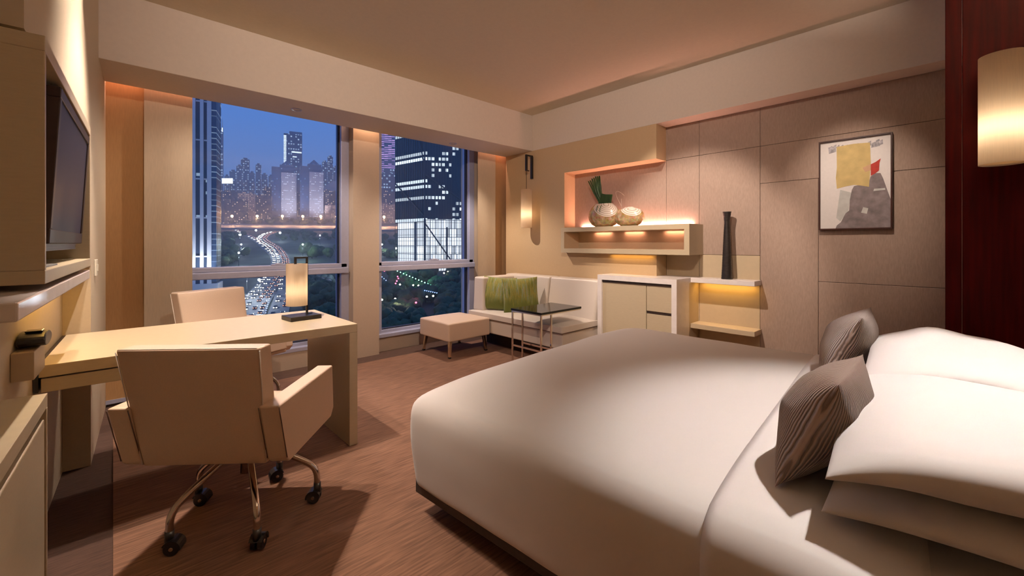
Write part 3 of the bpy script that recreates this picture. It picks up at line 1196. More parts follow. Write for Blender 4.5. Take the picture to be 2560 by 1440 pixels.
b = MB(o)
art([(0, 0), (1, 0), (1, 1), (0, 1)], 4.158, 0, b)
art([(.30, .08), (.42, .20), (.46, .40), (.30, .44), (.24, .12)], 4.1576, 4, b)
rnd = random.Random(3)
for k in range(14):
    u = .14 + .055 * k
    w_, h_ = .04 + .02 * rnd.random(), .02 + .03 * rnd.random()
    v = .955 - .03 * rnd.random()
    art([(u, v - h_), (u + w_, v - h_ + .008), (u + w_ * .9, v + .01), (u + .006, v)], 4.1576, 5, b)
art([(.13, .865), (.24, .88), (.235, .945), (.12, .94)], 4.1575, 5, b)
art([(.74, .875), (.86, .885), (.85, .93), (.75, .925)], 4.1575, 5, b)
art([(.23, 0), (1, 0), (1, .30), (.955, .40), (.93, .46), (.90, .53), (.865, .59), (.79, .595), (.73, .56), (.71, .50), (.64, .47), (.58, .48), (.50, .47), (.47, .43), (.44, .32), (.43, .20), (.38, .17), (.34, .115), (.31, .07), (.25, .035)], 4.1571, 2, b)
art([(.25, .455), (.38, .475), (.50, .485), (.60, .47), (.71, .45), (.735, .70), (.725, .935), (.50, .945), (.245, .935), (.25, .70), (.235, .58)], 4.1566, 1, b)
art([(.735, .695), (.80, .715), (.87, .748), (.852, .70), (.846, .62), (.79, .588), (.735, .57)], 4.1562, 3, b)
art([(.62, .665), (.735, .70), (.735, .63), (.66, .615)], 4.1563, 6, b)
art([(.60, .17), (.68, .155), (.70, .215), (.63, .23)], 4.1567, 4, b)
art([(.77, .40), (.93, .405), (.925, .425), (.78, .425)], 4.1567, 4, b)
b.build('print', ['paper', 'ink_yellow', 'ink_grey', 'ink_red', 'ink_pale', 'ink_print', 'ink_peach'], t, recalc=False)

# ------------------------------------------------------------------ hanging wall lamps
def wall_lamp(label, c, wx, rot, r_, h_, arm):
    """c = bottom centre of the shade; wx = distance from the shade axis to the wall; local +X points to the wall"""
    t = thing('wall_lamp', label, 'lamp', c, rot, 'cylinder wall lamps')
    b = MB()
    b.lathe([(r_, 0), (r_, h_)], (0, 0, 0), 40, cap=False)
    b.build('lamp_shade', 'shade', t)
    b = MB()
    b.lathe([(.004, .006), (r_ - .004, .006), (r_ - .004, .008), (.004, .008)], (0, 0, 0), 32)
    b.build('diffuser', 'shade', t)
    if arm is None:
        b = MB()
        b.box(r_ - .002, wx, -.02, .02, h_ * .45, h_ * .62)
        b.build('bracket', 'black_metal', t, bevel=.002)
        return t
    b = MB()
    b.lathe([(.012, h_ * .62), (.014, h_ * .72), (.004, h_ * .8), (.003, h_ + arm)], (0, 0, 0), 10)
    b.build('cord', 'black_metal', t)
    b = MB()
    zt = h_ + arm
    b.box(-.014, .014, -.011, .011, zt, zt + .21)
    b.box(.014, .05, -.004, .004, zt, zt + .012)
    b.box(.014, wx, -.011, .011, zt + .192, zt + .21)
    b.box(wx - .028, wx, -.016, .016, zt - .09, zt + .192)
    b.build('bracket', 'black_metal', t, bevel=.002)
    return t


wall_lamp('hanging cylinder lamp on the tan wall between the window and the niche', (3.862, 3.83, 1.447), .113, 0, .071, .49, .24)
bulb('wall_lamp_bulb', (3.862, 3.83, 1.62), LAMP * 1.45, (1, .80, .60), .025)
wall_lamp('large glowing cylinder lamp mounted on the red timber panel', (3.088, -.135, 1.625), .1115, 0, .080, .52, None)
bulb('wall_lamp_bulb', (3.088, -.135, 1.80), LAMP * 2.5, (1, .81, .62), .03)

# =================================================================== BED
BR = R(4.6)
BO = Vector((1.02, 1.735, 0))       # near foot corner; local +x across the bed, local -y towards the head
bed = thing('bed', 'wide bed with white mattress on a dark low base', 'bed', BO, BR)
BW, BL = 2.08, 2.02
b = MB()
b.box(.0, BW, -BL, -.0, .095, .20)
b.build('base', 'dark_base', bed, bevel=.004)
for x, y in ((.13, -.34), (BW - .13, -.34), (.13, -1.7), (BW - .13, -1.7)):
    b = MB()
    b.tube([(x, y, .008), (x, y, .03), (x, y, .095)], .03, 14, rs=[.026, .034, .036])
    b.build('leg', 'black_plastic', bed)
b = MB()
b.box(.015, BW - .015, -BL, -.02, .20, .535)
b.build('mattress', 'linen', bed, bevel=.05, seg=4)

# duvet: wraps top, foot and the sides
def duvet_z(u, v):
    """u across 0..1, v from the head fold 0..1 to the foot"""
    e_ = (max(0, 1 - (2 * u - 1) ** 8)) * (max(0, 1 - v ** 14))
    return .540 + (.040 + .045 * min(1, max(0, v))) * e_ * (.75 + .25 * math.sin(PI * u)) + .006 * noise.noise(Vector((u * 3, v * 3, .2)))


b = MB()
nu, nv = 60, 56
HEAD = -1.325


def duv(a, c):
    # a: 0..1 across unrolled (side, top, side); c: 0..1 unrolled (head .. foot, drop)
    def unroll(s, half, drop, rad):
        # s in -1..1 over half+drop; returns (pos, down)
        L = half + drop
        d = abs(s) * L
        sg = 1 if s >= 0 else -1
        f_ = half - rad
        if d <= f_:
            return sg * d, 0
        q = (d - f_)
        arc = rad * PI / 2
        if q < arc:
            th = q / rad
            return sg * (f_ + rad * math.sin(th)), rad * (1 - math.cos(th))
        return sg * half, rad + (q - arc)
    rad = .075
    half = (BW + .09) / 2
    x, dx = unroll(2 * a - 1, half, .40, rad)
    s = c
    Ltop = -HEAD + .03
    L = Ltop + .40
    d = s * L
    f_ = Ltop - rad
    arc = rad * PI / 2
    if d <= f_:
        y, dy = HEAD + d, 0
    elif d - f_ < arc:
        th = (d - f_) / rad
        y, dy = HEAD + f_ + rad * math.sin(th), rad * (1 - math.cos(th))
    else:
        y, dy = HEAD + f_ + rad, rad + (d - f_ - arc)
    u = (x + half) / (2 * half)
    v = (y - HEAD) / Ltop
    z = duvet_z(u, min(1, max(0, v))) - max(dx, dy)
    z = max(z, .150)
    down = max(dx, dy)
    tuck = 0
    if down > .20:
        tuck = (down - .20) * .10
    xx = x - (tuck if x > 0 else -tuck) if dx > 0 else x
    yy = y - tuck if dy > 0 else y
    if dx > 0 and dy > 0:   # rounded corner
        k = min(dx, dy)
        m_ = min(k, rad) * .55
        xx -= m_ * (1 if x > 0 else -1)
        yy -= m_
    w_ = .004 * noise.noise(Vector((a * 7, c * 7, 0))) + .006 * noise.noise(Vector((a * 2.3, c * 2.3, 5)))
    return (xx + BW / 2 + w_ * .5, yy, z + w_)


b.surf(duv, nu, nv)
ob = b.build('duvet', 'linen', loc=BO, rz=BR, smooth=True)
mo = ob.modifiers.new('thick', 'SOLIDIFY')
mo.thickness = .012
mo.offset = -1
ob.modifiers.new('sub', 'SUBSURF').render_levels = 1
tag(ob, 'smooth white duvet tucked over the foot of the bed', 'duvet')
# sheet folded at the head end
b = MB()


def sheet(a, c):
    half = (BW + .106) / 2
    L = half + .36
    s = (2 * a - 1)
    d = abs(s) * L
    rad = .08
    f_ = half - rad
    sg = 1 if s >= 0 else -1
    if d <= f_:
        x, dz = sg * d, 0
    elif d - f_ < rad * PI / 2:
        th = (d - f_) / rad
        x, dz = sg * (f_ + rad * math.sin(th)), rad * (1 - math.cos(th))
    else:
        x, dz = sg * half, rad + d - f_ - rad * PI / 2
    u = (x + half) / (2 * half)
    z = duvet_z(u, .02) + .010 - dz
    y = -1.285 - c * .42
    z -= .03 * max(0, c - .35) ** 2 * 3
    if c < .06:
        z -= .008 * (1 - c / .06)
    return (x + BW / 2, y, max(z, .16))


b.surf(sheet, 60, 16)
ob = b.build('bed_sheet', 'linen', loc=BO, rz=BR, smooth=True)
mo = ob.modifiers.new('thick', 'SOLIDIFY')
mo.thickness = .008
mo.offset = -1
tag(ob, 'white sheet folded across the bed in front of the pillows', 'sheet')

# pillows
def bed_pillow(label, x, y, z, w, d, th, droop=.03, rz=0, seed=0):
    b = MB()
    mtx = Matrix.Rotation(R(90), 4, 'X')
    b.cushion(w, d, th, 26, .045, .40, mtx=mtx, wob=.03, seed=seed)
    for v in b.bm.verts:
        u_, v_ = abs(v.co.x / (w / 2)), abs(v.co.y / (d / 2))
        v.co.z -= droop * (u_ * v_) ** 2
    p = Matrix.Rotation(BR, 4, 'Z') @ Vector((x, y, z)) + BO
    ob = b.build('pillow', 'linen', loc=p, smooth=True)
    ob.rotation_euler = (0, 0, BR + rz)
    return tag(ob, label, 'pillow', 'white pillows on the bed')


PY = -1.83
bed_pillow('white pillow nearest the camera, lower one of the near stack', .49, PY, .630, .80, .60, .13, .03, R(-2), 2)
bed_pillow('white pillow nearest the camera, upper one of the near stack', .48, PY + .01, .752, .82, .60, .19, .055, R(1), 7)
bed_pillow('white pillow at the far side of the bed, lower one of its stack', 1.42, PY, .632, .86, .56, .13, .03, R(0), 4)
bed_pillow('white pillow at the far side of the bed below the red panel lamp, upper one', 1.44, PY, .748, .94, .56, .20, .05, R(0), 9)


def deco(label, x, y, z, w, h, th, lean, rz, seed):
    b = MB()
    b.cushion(w, h, th, 28, .04, .62, wob=.02, seed=seed)
    p = Matrix.Rotation(BR, 4, 'Z') @ Vector((x, y, z)) + BO
    ob = b.build('decorative_cushion', 'pleat', loc=p, smooth=True)
    ob.rotation_euler = (lean, 0, BR + rz)
    return tag(ob, label, 'cushion', 'pleated cushions leaning on the pillows')


deco('taupe pleated cushion standing on the bed nearer the camera', .38, -1.49, .740, .42, .34, .20, R(24), R(-4), 1)
deco('taupe pleated cushion standing farther across the bed', 1.50, -1.475, .752, .46, .36, .20, R(24), R(-2), 5)

# =================================================================== recessed downlight fittings
for i, (l, t_, p_, a_, r_) in enumerate(DOWN):
    zc = 2.911 if l[2] > 2.6 else 2.45
    b = MB((l[0], l[1], zc))
    b.lathe([(.034, zc - .004), (.045, zc - .004), (.046, zc + .004), (.034, zc + .004), (.034, zc - .004)], (l[0], l[1], 0), 24, cap=False)
    lab = ['thin ring of the recessed downlight in the soffit above the ottoman', 'thin ring of the recessed downlight in the soffit behind the desk',
           'recessed ceiling downlight ring above the foot of the bed', 'recessed ceiling downlight ring above the desk', 'recessed ceiling downlight ring above the pillows',
           'added ring around the unseen fill spot near the camera', 'recessed ceiling downlight ring close to the television wall', 'recessed ceiling downlight ring in front of the framed picture'][i]  # the ring near the camera belongs to the added fill spot
    tag(b.build('downlight_ring', 'aluminium'), lab, 'downlight', 'recessed downlights')

# =================================================================== CITY BEYOND THE GLASS
# ground rises gently away from the building; l = sideways ratio, t = distance straight ahead
def gz(t):
    return -55 + .11 * t


def cpos(l, t, z=None):
    return Vector((.7278785 * l * t + .68570612 * t, -.68570612 * l * t + .7278785 * t, gz(t) if z is None else z))


def cpx(px, py):
    """point of the ground at a given bearing and dip"""
    t = 56.246 / (.11 + (py - 608.5) / 1058.5)
    return (px - 1280) / 1058.5, t


CITY_RZ = -math.atan2(.68570612, .7278785)


def win_mat(name, body, glow, sx_, sz_, density, strength, fx=.75, fz=.6, rough=.4, seed=0.0, rows=0.0):
    m, n, b = node_mat(name)
    b.inputs['Base Color'].default_value = (*body, 1)
    b.inputs['Roughness'].default_value = rough
    t = n.nodes.new('ShaderNodeTexCoord')
    sp = n.nodes.new('ShaderNodeSeparateXYZ')
    n.links.new(t.outputs['Object'], sp.inputs[0])

    def mth(op, a, c=None):
        q = n.nodes.new('ShaderNodeMath')
        q.operation = op
        for i_, v in enumerate((a, c)):
            if v is None:
                continue
            if isinstance(v, (int, float)):
                q.inputs[i_].default_value = v
            else:
                n.links.new(v, q.inputs[i_])
        return q.outputs[0]
    h = mth('MULTIPLY', mth('ADD', sp.outputs['X'], sp.outputs['Y']), 1 / sx_)
    v = mth('MULTIPLY', sp.outputs['Z'], 1 / sz_)
    hf, vf = mth('FLOOR', h), mth('FLOOR', v)
    cb = n.nodes.new('ShaderNodeCombineXYZ')
    n.links.new(hf, cb.inputs[0])
    n.links.new(vf, cb.inputs[1])
    cb.inputs[2].default_value = seed
    wn = n.nodes.new('ShaderNodeTexWhiteNoise')
    n.links.new(cb.outputs[0], wn.inputs[0])
    nz = n.nodes.new('ShaderNodeTexNoise')
    nz.inputs['Scale'].default_value = .13
    mpv = n.nodes.new('ShaderNodeMapping')
    mpv.inputs['Scale'].default_value = (1, 1.6 if rows else 1, 1)
    n.links.new(cb.outputs[0], mpv.inputs[0])
    n.links.new(mpv.outputs[0], nz.inputs['Vector'])
    base = mth('ADD', mth('MULTIPLY', wn.outputs['Value'], 1 - rows), mth('MULTIPLY', nz.outputs['Fac'], rows))
    lit = mth('LESS_THAN', base, density)
    inx = mth('LESS_THAN', mth('FRACT', h), fx)
    inz = mth('LESS_THAN', mth('FRACT', v), fz)
    k = mth('MULTIPLY', mth('MULTIPLY', lit, inx), inz)
    k = mth('MULTIPLY', k, mth('ADD', .35, wn.outputs['Value']))
    n.links.new(mth('MULTIPLY', k, strength), b.inputs['Emission Strength'])
    b.inputs['Emission Color'].default_value = (*glow, 1)
    return m


def glow_mat(name, col, s):
    return mat(name, (.1, .1, .1), .5, emit=col, emit_s=s, noise_scale=5, noise_amt=.05)


BLUE = (.55, .75, 1.0)
M['ground'] = mat('night_ground', (.035, .045, .040), .9, noise_scale=.05, noise_amt=.6)
M['asphalt'] = mat('night_asphalt', (.16, .16, .17), .7, noise_scale=.3, noise_amt=.2)
M['lawn'] = mat('night_lawn', (.03, .06, .03), .9, noise_scale=.2, noise_amt=.4)
M['road_paint'] = mat('road_paint', (.7, .7, .7), .6, noise_scale=2, noise_amt=.1)
M['canopy'] = mat('night_canopy', (.045, .075, .030), .8, noise_scale=.5, noise_amt=.6)
M['trunk'] = mat('night_trunk', (.05, .035, .025), .9, noise_scale=2, noise_amt=.3)
M['pier'] = mat('tower_stone_pier', (.62, .60, .60), .6, noise_scale=.2, noise_amt=.05)
M['dark_glass_tower'] = win_mat('dark_glass_facade', (.030, .045, .075), BLUE, 2.2, 3.4, .07, 1.2, .85, .5, .25, 1)
M['side_bands'] = win_mat('banded_facade', (.05, .08, .14), BLUE, 30, 3.2, .9, .28, 1.0, .16, .4, 2)
M['grid_white'] = win_mat('pale_gridded_facade', (.40, .40, .46), (.75, .85, 1), 3.4, 5.0, .30, 1.2, .8, .38, .6, 3)
M['blue_side'] = win_mat('blue_tower_side', (.05, .09, .20), (.35, .6, 1), 4.5, 6.0, .12, .9, .5, .5, .4, 4)
M['far_tower'] = win_mat('far_tower_facade', (.04, .06, .12), (.55, .75, 1), 6, 7, .30, 1.6, .6, .5, .4, 5)
M['purple_tower'] = win_mat('purple_lit_facade', (.05, .05, .14), (.80, .45, 1), 9, 4.6, .62, 1.6, .95, .35, .4, 6, .6)
M['glass_tower'] = win_mat('mullioned_glass_facade', (.018, .035, .055), (.80, .92, 1), 2.6, 4.2, .452, 1.8, .72, .55, .2, 7, .8)
M['lobby'] = win_mat('lit_lobby_glazing', (.3, .3, .3), (.86, .93, 1), 1.6, 6.5, 2, 1.5, .86, .93, .4, 8)
M['low_block'] = win_mat('low_block_facade', (.05, .055, .085), (1, .72, .50), 4, 4, .24, 1.8, .5, .5, .6, 9)
M['warm_block'] = win_mat('warm_block_facade', (.30, .22, .20), (1, .72, .52), 3.2, 3.8, .45, 1.1, .5, .5, .6, 10)
M['mullion'] = mat('facade_mullion', (.03, .04, .05), .5, noise_scale=.5, noise_amt=.1)
M['lamp_white'] = glow_mat('street_lamp_white', (.9, .97, 1), 14)
M['lamp_orange'] = glow_mat('street_lamp_orange', (1, .55, .25), 14)
M['lamp_green'] = glow_mat('park_lamp_green', (.25, 1, .55), 14)
M['lamp_red'] = glow_mat('park_lamp_red', (1, .10, .22), 8)
M['lamp_blue'] = glow_mat('park_lamp_blue', (.15, .35, 1), 14)
M['lamp_warm'] = glow_mat('park_lamp_warm', (1, .85, .6), 30)
M['crown_white'] = glow_mat('tower_crown_light', (.75, .9, 1), 2.2)
M['billboard'] = glow_mat('lit_billboard', (.9, .97, 1), 7)
M['car_paint'] = mat('dark_car_paint', (.06, .06, .07), .3, noise_scale=2, noise_amt=.2)
M['head_lamp'] = glow_mat('head_lamp', (1, .95, .9), 16)
M['tail_lamp'] = glow_mat('tail_lamp', (1, .30, .16), 5)

# terrain
b = MB()
b.face([cpos(-9, 60), cpos(9, 60), cpos(2.2, 1500), cpos(-2.2, 1500)])
tag(b.build('terrain', 'ground', recalc=False), kind='structure')


def ribbon(name, pts, w, m, lab, lift=.3, skirt=1.2):
    """road ribbon through ground points (l, t)"""
    P = [cpos(*q) for q in pts]
    sm = []
    for i in range(len(P) - 1):
        p0, p1, p2, p3 = [P[max(0, min(len(P) - 1, j))] for j in (i - 1, i, i + 1, i + 2)]
        for q in range(6):
            u = q / 6
            sm.append(.5 * ((2 * p1) + (-p0 + p2) * u + (2 * p0 - 5 * p1 + 4 * p2 - p3) * u * u + (-p0 + 3 * p1 - 3 * p2 + p3) * u ** 3))
    sm.append(P[-1])
    b = MB(P[0])
    L_, R_ = [], []
    for i, p in enumerate(sm):
        d = sm[min(i + 1, len(sm) - 1)] - sm[max(i - 1, 0)]
        d.z = 0
        d.normalize()
        s_ = Vector((d.y, -d.x, 0)) * w / 2
        for q, lst in ((p - s_, L_), (p + s_, R_)):
            t = .68570612 * q.x + .7278785 * q.y
            lst.append(Vector((q.x, q.y, gz(t) + lift)))
    for i in range(len(sm) - 1):
        b.face([L_[i], R_[i], R_[i + 1], L_[i + 1]])
        for A, B in ((L_, L_), (R_, R_)):
            b.face([A[i], A[i + 1], A[i + 1] - Vector((0, 0, skirt)), A[i] - Vector((0, 0, skirt))])
    o = b.build(name, m)
    tag(o, lab, 'road')
    return sm


exp = ribbon('expressway', [cpx(*p) for p in ((612, 800), (640, 752), (672, 712), (700, 668), (700, 645), (686, 622), (662, 606), (655, 596), (668, 586), (690, 580))], 15, 'asphalt',
             'multi lane expressway curving through the city below the larger window')
ramp = ribbon('slip_road', [cpx(*p) for p in ((560, 562), (600, 580), (640, 600), (668, 622), (690, 640))], 9, 'asphalt', 'slip road joining the curved expressway from the left')
avenue = ribbon('avenue', [cpx(*p) for p in ((520, 566), (640, 570), (760, 571), (860, 572), (1010, 574))], 85, 'asphalt', 'wide lamp lit raised avenue crossing the view in front of the twin towers', 3, 3.4)
side_r = ribbon('side_street', [cpx(*p) for p in ((690, 800), (708, 740), (712, 690), (706, 655))], 9, 'asphalt', 'road running beside the expressway near the desk lamp')
road_o = bpy.data.objects['expressway']
for (pa, pb) in (((655, 790), (668, 750)), ((662, 792), (674, 745))):
    A, B = cpos(*cpx(*pa)), cpos(*cpx(*pb))
    for k in range(9):
        p, q = A.lerp(B, k / 9), A.lerp(B, (k + .45) / 9)
        s_ = Vector((.28, -.28, 0))
        up_ = Vector((0, 0, .5))
        b = MB(road_o.location)
        b.face([p - s_ + up_, p + s_ + up_, q + s_ + up_, q - s_ + up_])
        b.build('lane_marking', 'road_paint', road_o, recalc=False)

# cars with their lamps on
def make_car():
    t = thing('car', 'car with lit lamps on the roads below the windows', 'car', (0, 0, 0), 0, 'cars on the roads below')
    b = MB()
    b.hexa([(-.9, -2.1, .3), (.9, -2.1, .3), (.9, 2.1, .3), (-.9, 2.1, .3), (-.85, -2.05, .85), (.85, -2.05, .85), (.85, 2.0, .8), (-.85, 2.0, .8)])
    b.hexa([(-.8, -1.5, .85), (.8, -1.5, .85), (.8, 1.0, .82), (-.8, 1.0, .82), (-.65, -1.1, 1.4), (.65, -1.1, 1.4), (.65, .3, 1.4), (-.65, .3, 1.4)])
    for x in (-.82, .82):
        for y in (-1.3, 1.3):
            b.tube([(x - .1, y, .32), (x + .1, y, .32)], .32, 10)
    b.build('body', 'car_paint', t)
    for x in (-.6, .6):
        b = MB()
        b.box(x - .3, x + .3, 2.08, 2.14, .48, .80)
        b.build('headlamp', 'head_lamp', t)
        b = MB()
        b.box(x - .22, x + .22, -2.13, -2.08, .58, .76)
        b.build('tail_lamp', 'tail_lamp', t)
    return t


car0 = make_car()
ci = 0
for path, offs, step in ((exp, (-5.2, -1.9, 1.9, 5.2), 11.5), (ramp, (-2, 2), 24), (side_r, (-2, 2), 16)):
    for off in offs:
        dist = random.uniform(0, step)
        acc = 0
        for p, q in zip(path, path[1:]):
            L_ = (q - p).length
            while dist < acc + L_:
                u = (dist - acc) / L_
                c = p.lerp(q, u)
                d = (q - p).normalized()
                s_ = Vector((d.y, -d.x, 0)).normalized()
                c = c + s_ * off
                t_ = .68570612 * c.x + .7278785 * c.y
                c.z = gz(t_) + .32
                o = car0 if ci == 0 else copy_tree(car0)
                o.location = c
                o.rotation_euler = (math.asin(max(-1, min(1, d.z))) * (-1 if off < 0 else 1), 0, math.atan2(d.y, d.x) - PI / 2 + (PI if off < 0 else 0))
                ci += 1
                dist += step * random.uniform(.6, 1.5)
            acc += L_


def tower(name, label, px0, px1, t, ytop, depth, rot=0, cat='building', group=None, zb=None):
    """empty at the base; local x to the right, local y away"""
    l = ((px0 + px1) / 2 - 1280) / 1058.5
    w = (px1 - px0) / 1058.5 * t
    th = thing(name, label, cat, cpos(l, t), CITY_RZ + R(rot), group)
    h = 1.246 + (608.5 - ytop) / 1058.5 * t - gz(t)
    return th, w, h, t


# stone piered tower at the left edge
t, w, h, tt = tower('stone_pier_tower', 'tall tower with pale lit stone piers at the left edge of the larger window', 470, 535, 240, 120, 20, 27)
b = MB()
b.box(-w / 2, w / 2, 0, 16, -3, h)
b.build('glass_body', 'dark_glass_tower', t)
b = MB()
b.box(w * .335, w * .50, -.9, 15, 8, h)
b.build('balcony_side', 'side_bands', t)
for f0, f1 in ((-.50, -.47), (-.265, -.165), (-.02, .09), (.20, .34)):
    b = MB()
    b.box(w * f0, w * f1, -1.3, .4, -3, h)
    b.build('pier', 'pier', t)
b = MB()
b.box(-w * .56, w * .56, -2.6, 16, -3, 7)
for k in range(5):
    b.box(-w * .5, w * .5, -.35, 0, 22 + k * 22, 22.8 + k * 22)
b.build('podium', 'pier', t)
for f in (-.215, .035, .27):
    p = t.matrix_basis @ Vector((w * f, -4.2, 8.0))
    q = t.matrix_basis @ Vector((w * f, -1.2, 60))
    spot('facade_flood_and_fill', p, q, 42000, (.80, .88, 1), 60, .8, .4)

# slim far tower
t, w, h, tt = tower('slim_lit_tower', 'slim far tower with a white lit face and twin masts beside the piered tower', 535, 556, 1120, 318, 14, 33)
b = MB()
b.box(-w / 2, w / 2, 0, w, -4, h)
b.build('body', 'far_tower', t)
b = MB()
for k in range(26):
    b.box(-w * .28, w * .28, -.8, -.1, h * (.36 + .022 * k), h * (.36 + .022 * k) + 2.6)
b.build('light_band', 'crown_white', t)
for x in (-w * .4, -w * .15, w * .15, w * .4):
    b = MB()
    b.box(x - 1.2, x + 1.2, -.8, .4, h * .955, h)
    b.build('crown_light', 'crown_white', t)
for x in (-w * .4, w * .42):
    b = MB()
    b.tube([(x, 3, h), (x, 3, h + 26)], .6, 8, rs=[.9, .25])
    b.build('mast', 'pier', t)

# far broad tower behind the twins
t, w, h, tt = tower('broad_far_tower', 'tall blue tower with a lit white edge behind the twin towers', 712, 753, 1190, 335, 30, 28)
b = MB()
b.box(-w / 2, w / 2, 0, 35, -4, h)
b.build('body', 'far_tower', t)
b = MB()
for k in range(34):
    b.box(-w * .5, -w * .36, -1.0, -.2, h * (.42 + .0165 * k), h * (.42 + .0165 * k) + 2.4)
b.build('light_band', 'crown_white', t)
for q_ in ((-w * .08, w * .47, -1.0, -.2, h * .775, h * .79), (-w * .02, w * .2, -1.0, -.2, h * .72, h * .73)):
    b = MB()
    b.box(*q_)
    b.build('light_strip', 'crown_white', t)
b = MB()
b.box(-w * .2, w * .5, 4, 30, h, h + 8)
b.build('roof_block', 'blue_side', t)

# twin towers
for lab, p0, p1, ytop in (('left one of the twin pale gridded towers with pyramid roofs', 683, 738, 418), ('right one of the twin pale gridded towers with pyramid roofs', 754, 806, 416)):
    t, w, h, tt = tower('twin_tower', lab, p0, p1, 980, ytop, 30, 29, group='twin towers')
    b = MB()
    b.box(-w / 2, w * .48, 2, 34, -4, h)
    b.build('blue_body', 'blue_side', t)
    b = MB()
    b.box(-w * .12, w * .5, -2, 20, -4, h * .90)
    b.build('gridded_front', 'grid_white', t)
    b = MB()
    b.box(-w * .18, w * .42, 4, 30, h, h * 1.05)
    b.prism([(-w * .12, 6, h * 1.05), (w * .34, 6, h * 1.05), (w * .34, 26, h * 1.05), (-w * .12, 26, h * 1.05)],
            [(w * .09, 14, h * 1.14), (w * .12, 14, h * 1.14), (w * .12, 16, h * 1.14), (w * .09, 16, h * 1.14)])
    b.build('pyramid_roof', 'blue_side', t)
    p = t.matrix_basis @ Vector((w * .2, -70, 5))
    q = t.matrix_basis @ Vector((w * .2, 0, h * .5))
    spot('facade_flood_and_fill', p, q, 420000, (.85, .86, 1), 75, .9, 2)  # added spot standing in for city glow on the pale fronts

# purple lit tower in the right window
t, w, h, tt = tower('purple_lit_tower', 'tower with purple and white light bands at the left of the smaller window', 936, 986, 1060, 240, 30, 15)
b = MB()
b.box(-w / 2, w / 2, 0, 26, -4, h)
b.build('body', 'purple_tower', t)
t, w, h, tt = tower('blue_mid_tower', 'darker blue block standing in front of the purple lit tower', 940, 1004, 1010, 432, 30, 15)
b = MB()
b.box(-w / 2, w / 2, 0, 26, -4, h)
b.build('body', 'far_tower', t)
b = MB()
b.box(-w * .2, w * .3, 3, 20, h, h + 9)
b.build('roof_block', 'far_tower', t)

# big diagrid glass tower
t, w, h, tt = tower('diagrid_glass_tower', 'large dark glass office tower with diagonal bracing and a bright lobby', 1062, 1250, 330, 150, 40, 0)
t.location = cpos((1062 - 1280) / 1058.5, 320)
t.rotation_euler.z = CITY_RZ + R(9)
FW, SW = 46, 30          # right face and left face widths
ZL = 1.246 + (608.5 - 548) / 1058.5 * 320 - gz(320)     # top of the lobby
H_ = h + 30
b = MB()
b.box(0, FW, 0, 34, ZL, H_)
b.build('upper_body', 'glass_tower', t)
b = MB()
b.prism([(-24.5, 26, ZL - 2), (0, 0, ZL - 2), (0, 34, ZL - 2), (-20, 40, ZL - 2)], [(-24.5, 26, H_), (0, 0, H_), (0, 34, H_), (-20, 40, H_)])
b.build('left_body', 'glass_tower', t)
b = MB()
b.box(.3, FW - .3, .4, 30, -3, ZL)
b.prism([(-22.5, 25.5, -3), (.3, .4, -3), (.3, 30, -3), (-18, 38, -3)], [(-22.5, 25.5, ZL - 2), (.3, .4, ZL - 2), (.3, 30, ZL - 2), (-18, 38, ZL - 2)])
b.build('lobby', 'lobby', t)
b = MB()
for k in range(24):
    x = k * FW / 23
    b.box(x - .14, x + .14, -.5, 0, -3, H_)
for k in range(14):
    f = k / 13
    x, y = -24.5 * f, 26 * f
    b.box(x - .2, x + .1, y - .5, y, -3, H_)
for k in range(9):
    b.box(0, FW, -.3, .05, k * 4.6 - .12, k * 4.6 + .12)
    b.bar((0, -.2, k * 4.6), (-24.5, 25.8, k * 4.6), .25)
b.build('mullion', 'mullion', t)
for pa, pb, w_ in (((0, -.9, ZL * .93), (FW, -.9, -30), 1.0), ((0, -.9, ZL + 34), (FW, -.9, ZL + 2), 1.0), ((0, -.9, ZL * .9), (0, -.9, H_), 1.1),
                   ((-24.5, 25.4, ZL + 30), (0, -.8, ZL + 2), .9), ((-24.5, 25.4, H_), (0, -.8, ZL + 40), .9), ((0, -.8, -3), (0, -.8, ZL), 1.6),
                   ((FW * .36, -.8, -3), (FW * .36, -.8, ZL - 6), 1.3)):
    b = MB()
    b.bar(pa, pb, w_)
    b.build('brace', 'mullion', t)

# low and middle blocks
blocks = [  # px0, px1, ytop, t, material, label
    (556, 590, 478, 950, 'low_block', 'dark low block with a few lit windows left of the billboard'),
    (598, 634, 484, 930, 'warm_block', 'brownish apartment block with a curved front between avenue and billboard'),
    (640, 676, 490, 950, 'low_block', 'dark apartment block just left of the twin towers'),
    (560, 612, 500, 890, 'low_block', 'long dark block by the avenue at the left'),
    (660, 684, 470, 1030, 'low_block', 'narrow dark block touching the left twin tower'),
    (806, 850, 478, 1030, 'low_block', 'wide dark block right of the twin towers'),
    (814, 850, 514, 970, 'warm_block', 'pale low block by the avenue at the right end of the larger window'),
    (738, 756, 482, 1150, 'low_block', 'dark block seen in the gap between the twin towers'),
    (942, 1004, 512, 910, 'warm_block', 'warm lit apartment block by the avenue in the smaller window'),
    (944, 1002, 480, 962, 'low_block', 'dark terrace block above the warm lit apartments'),
]
for p0, p1, yt, tt, mm, lab in blocks:
    t, w, h, _ = tower('apartment_block', lab, p0, p1, tt, yt, 20, 24)
    b = MB()
    b.box(-w / 2, w / 2, 0, 22, -5, h)
    b.build('body', mm, t)
    b = MB()
    b.box(-w * .3, -w * .05, 4, 14, h, h + 4)
    b.build('roof_block', mm, t)
    b = MB()
    b.box(w * .15, w * .3, 6, 14, h, h + 3)
    b.build('roof_block', mm, t)
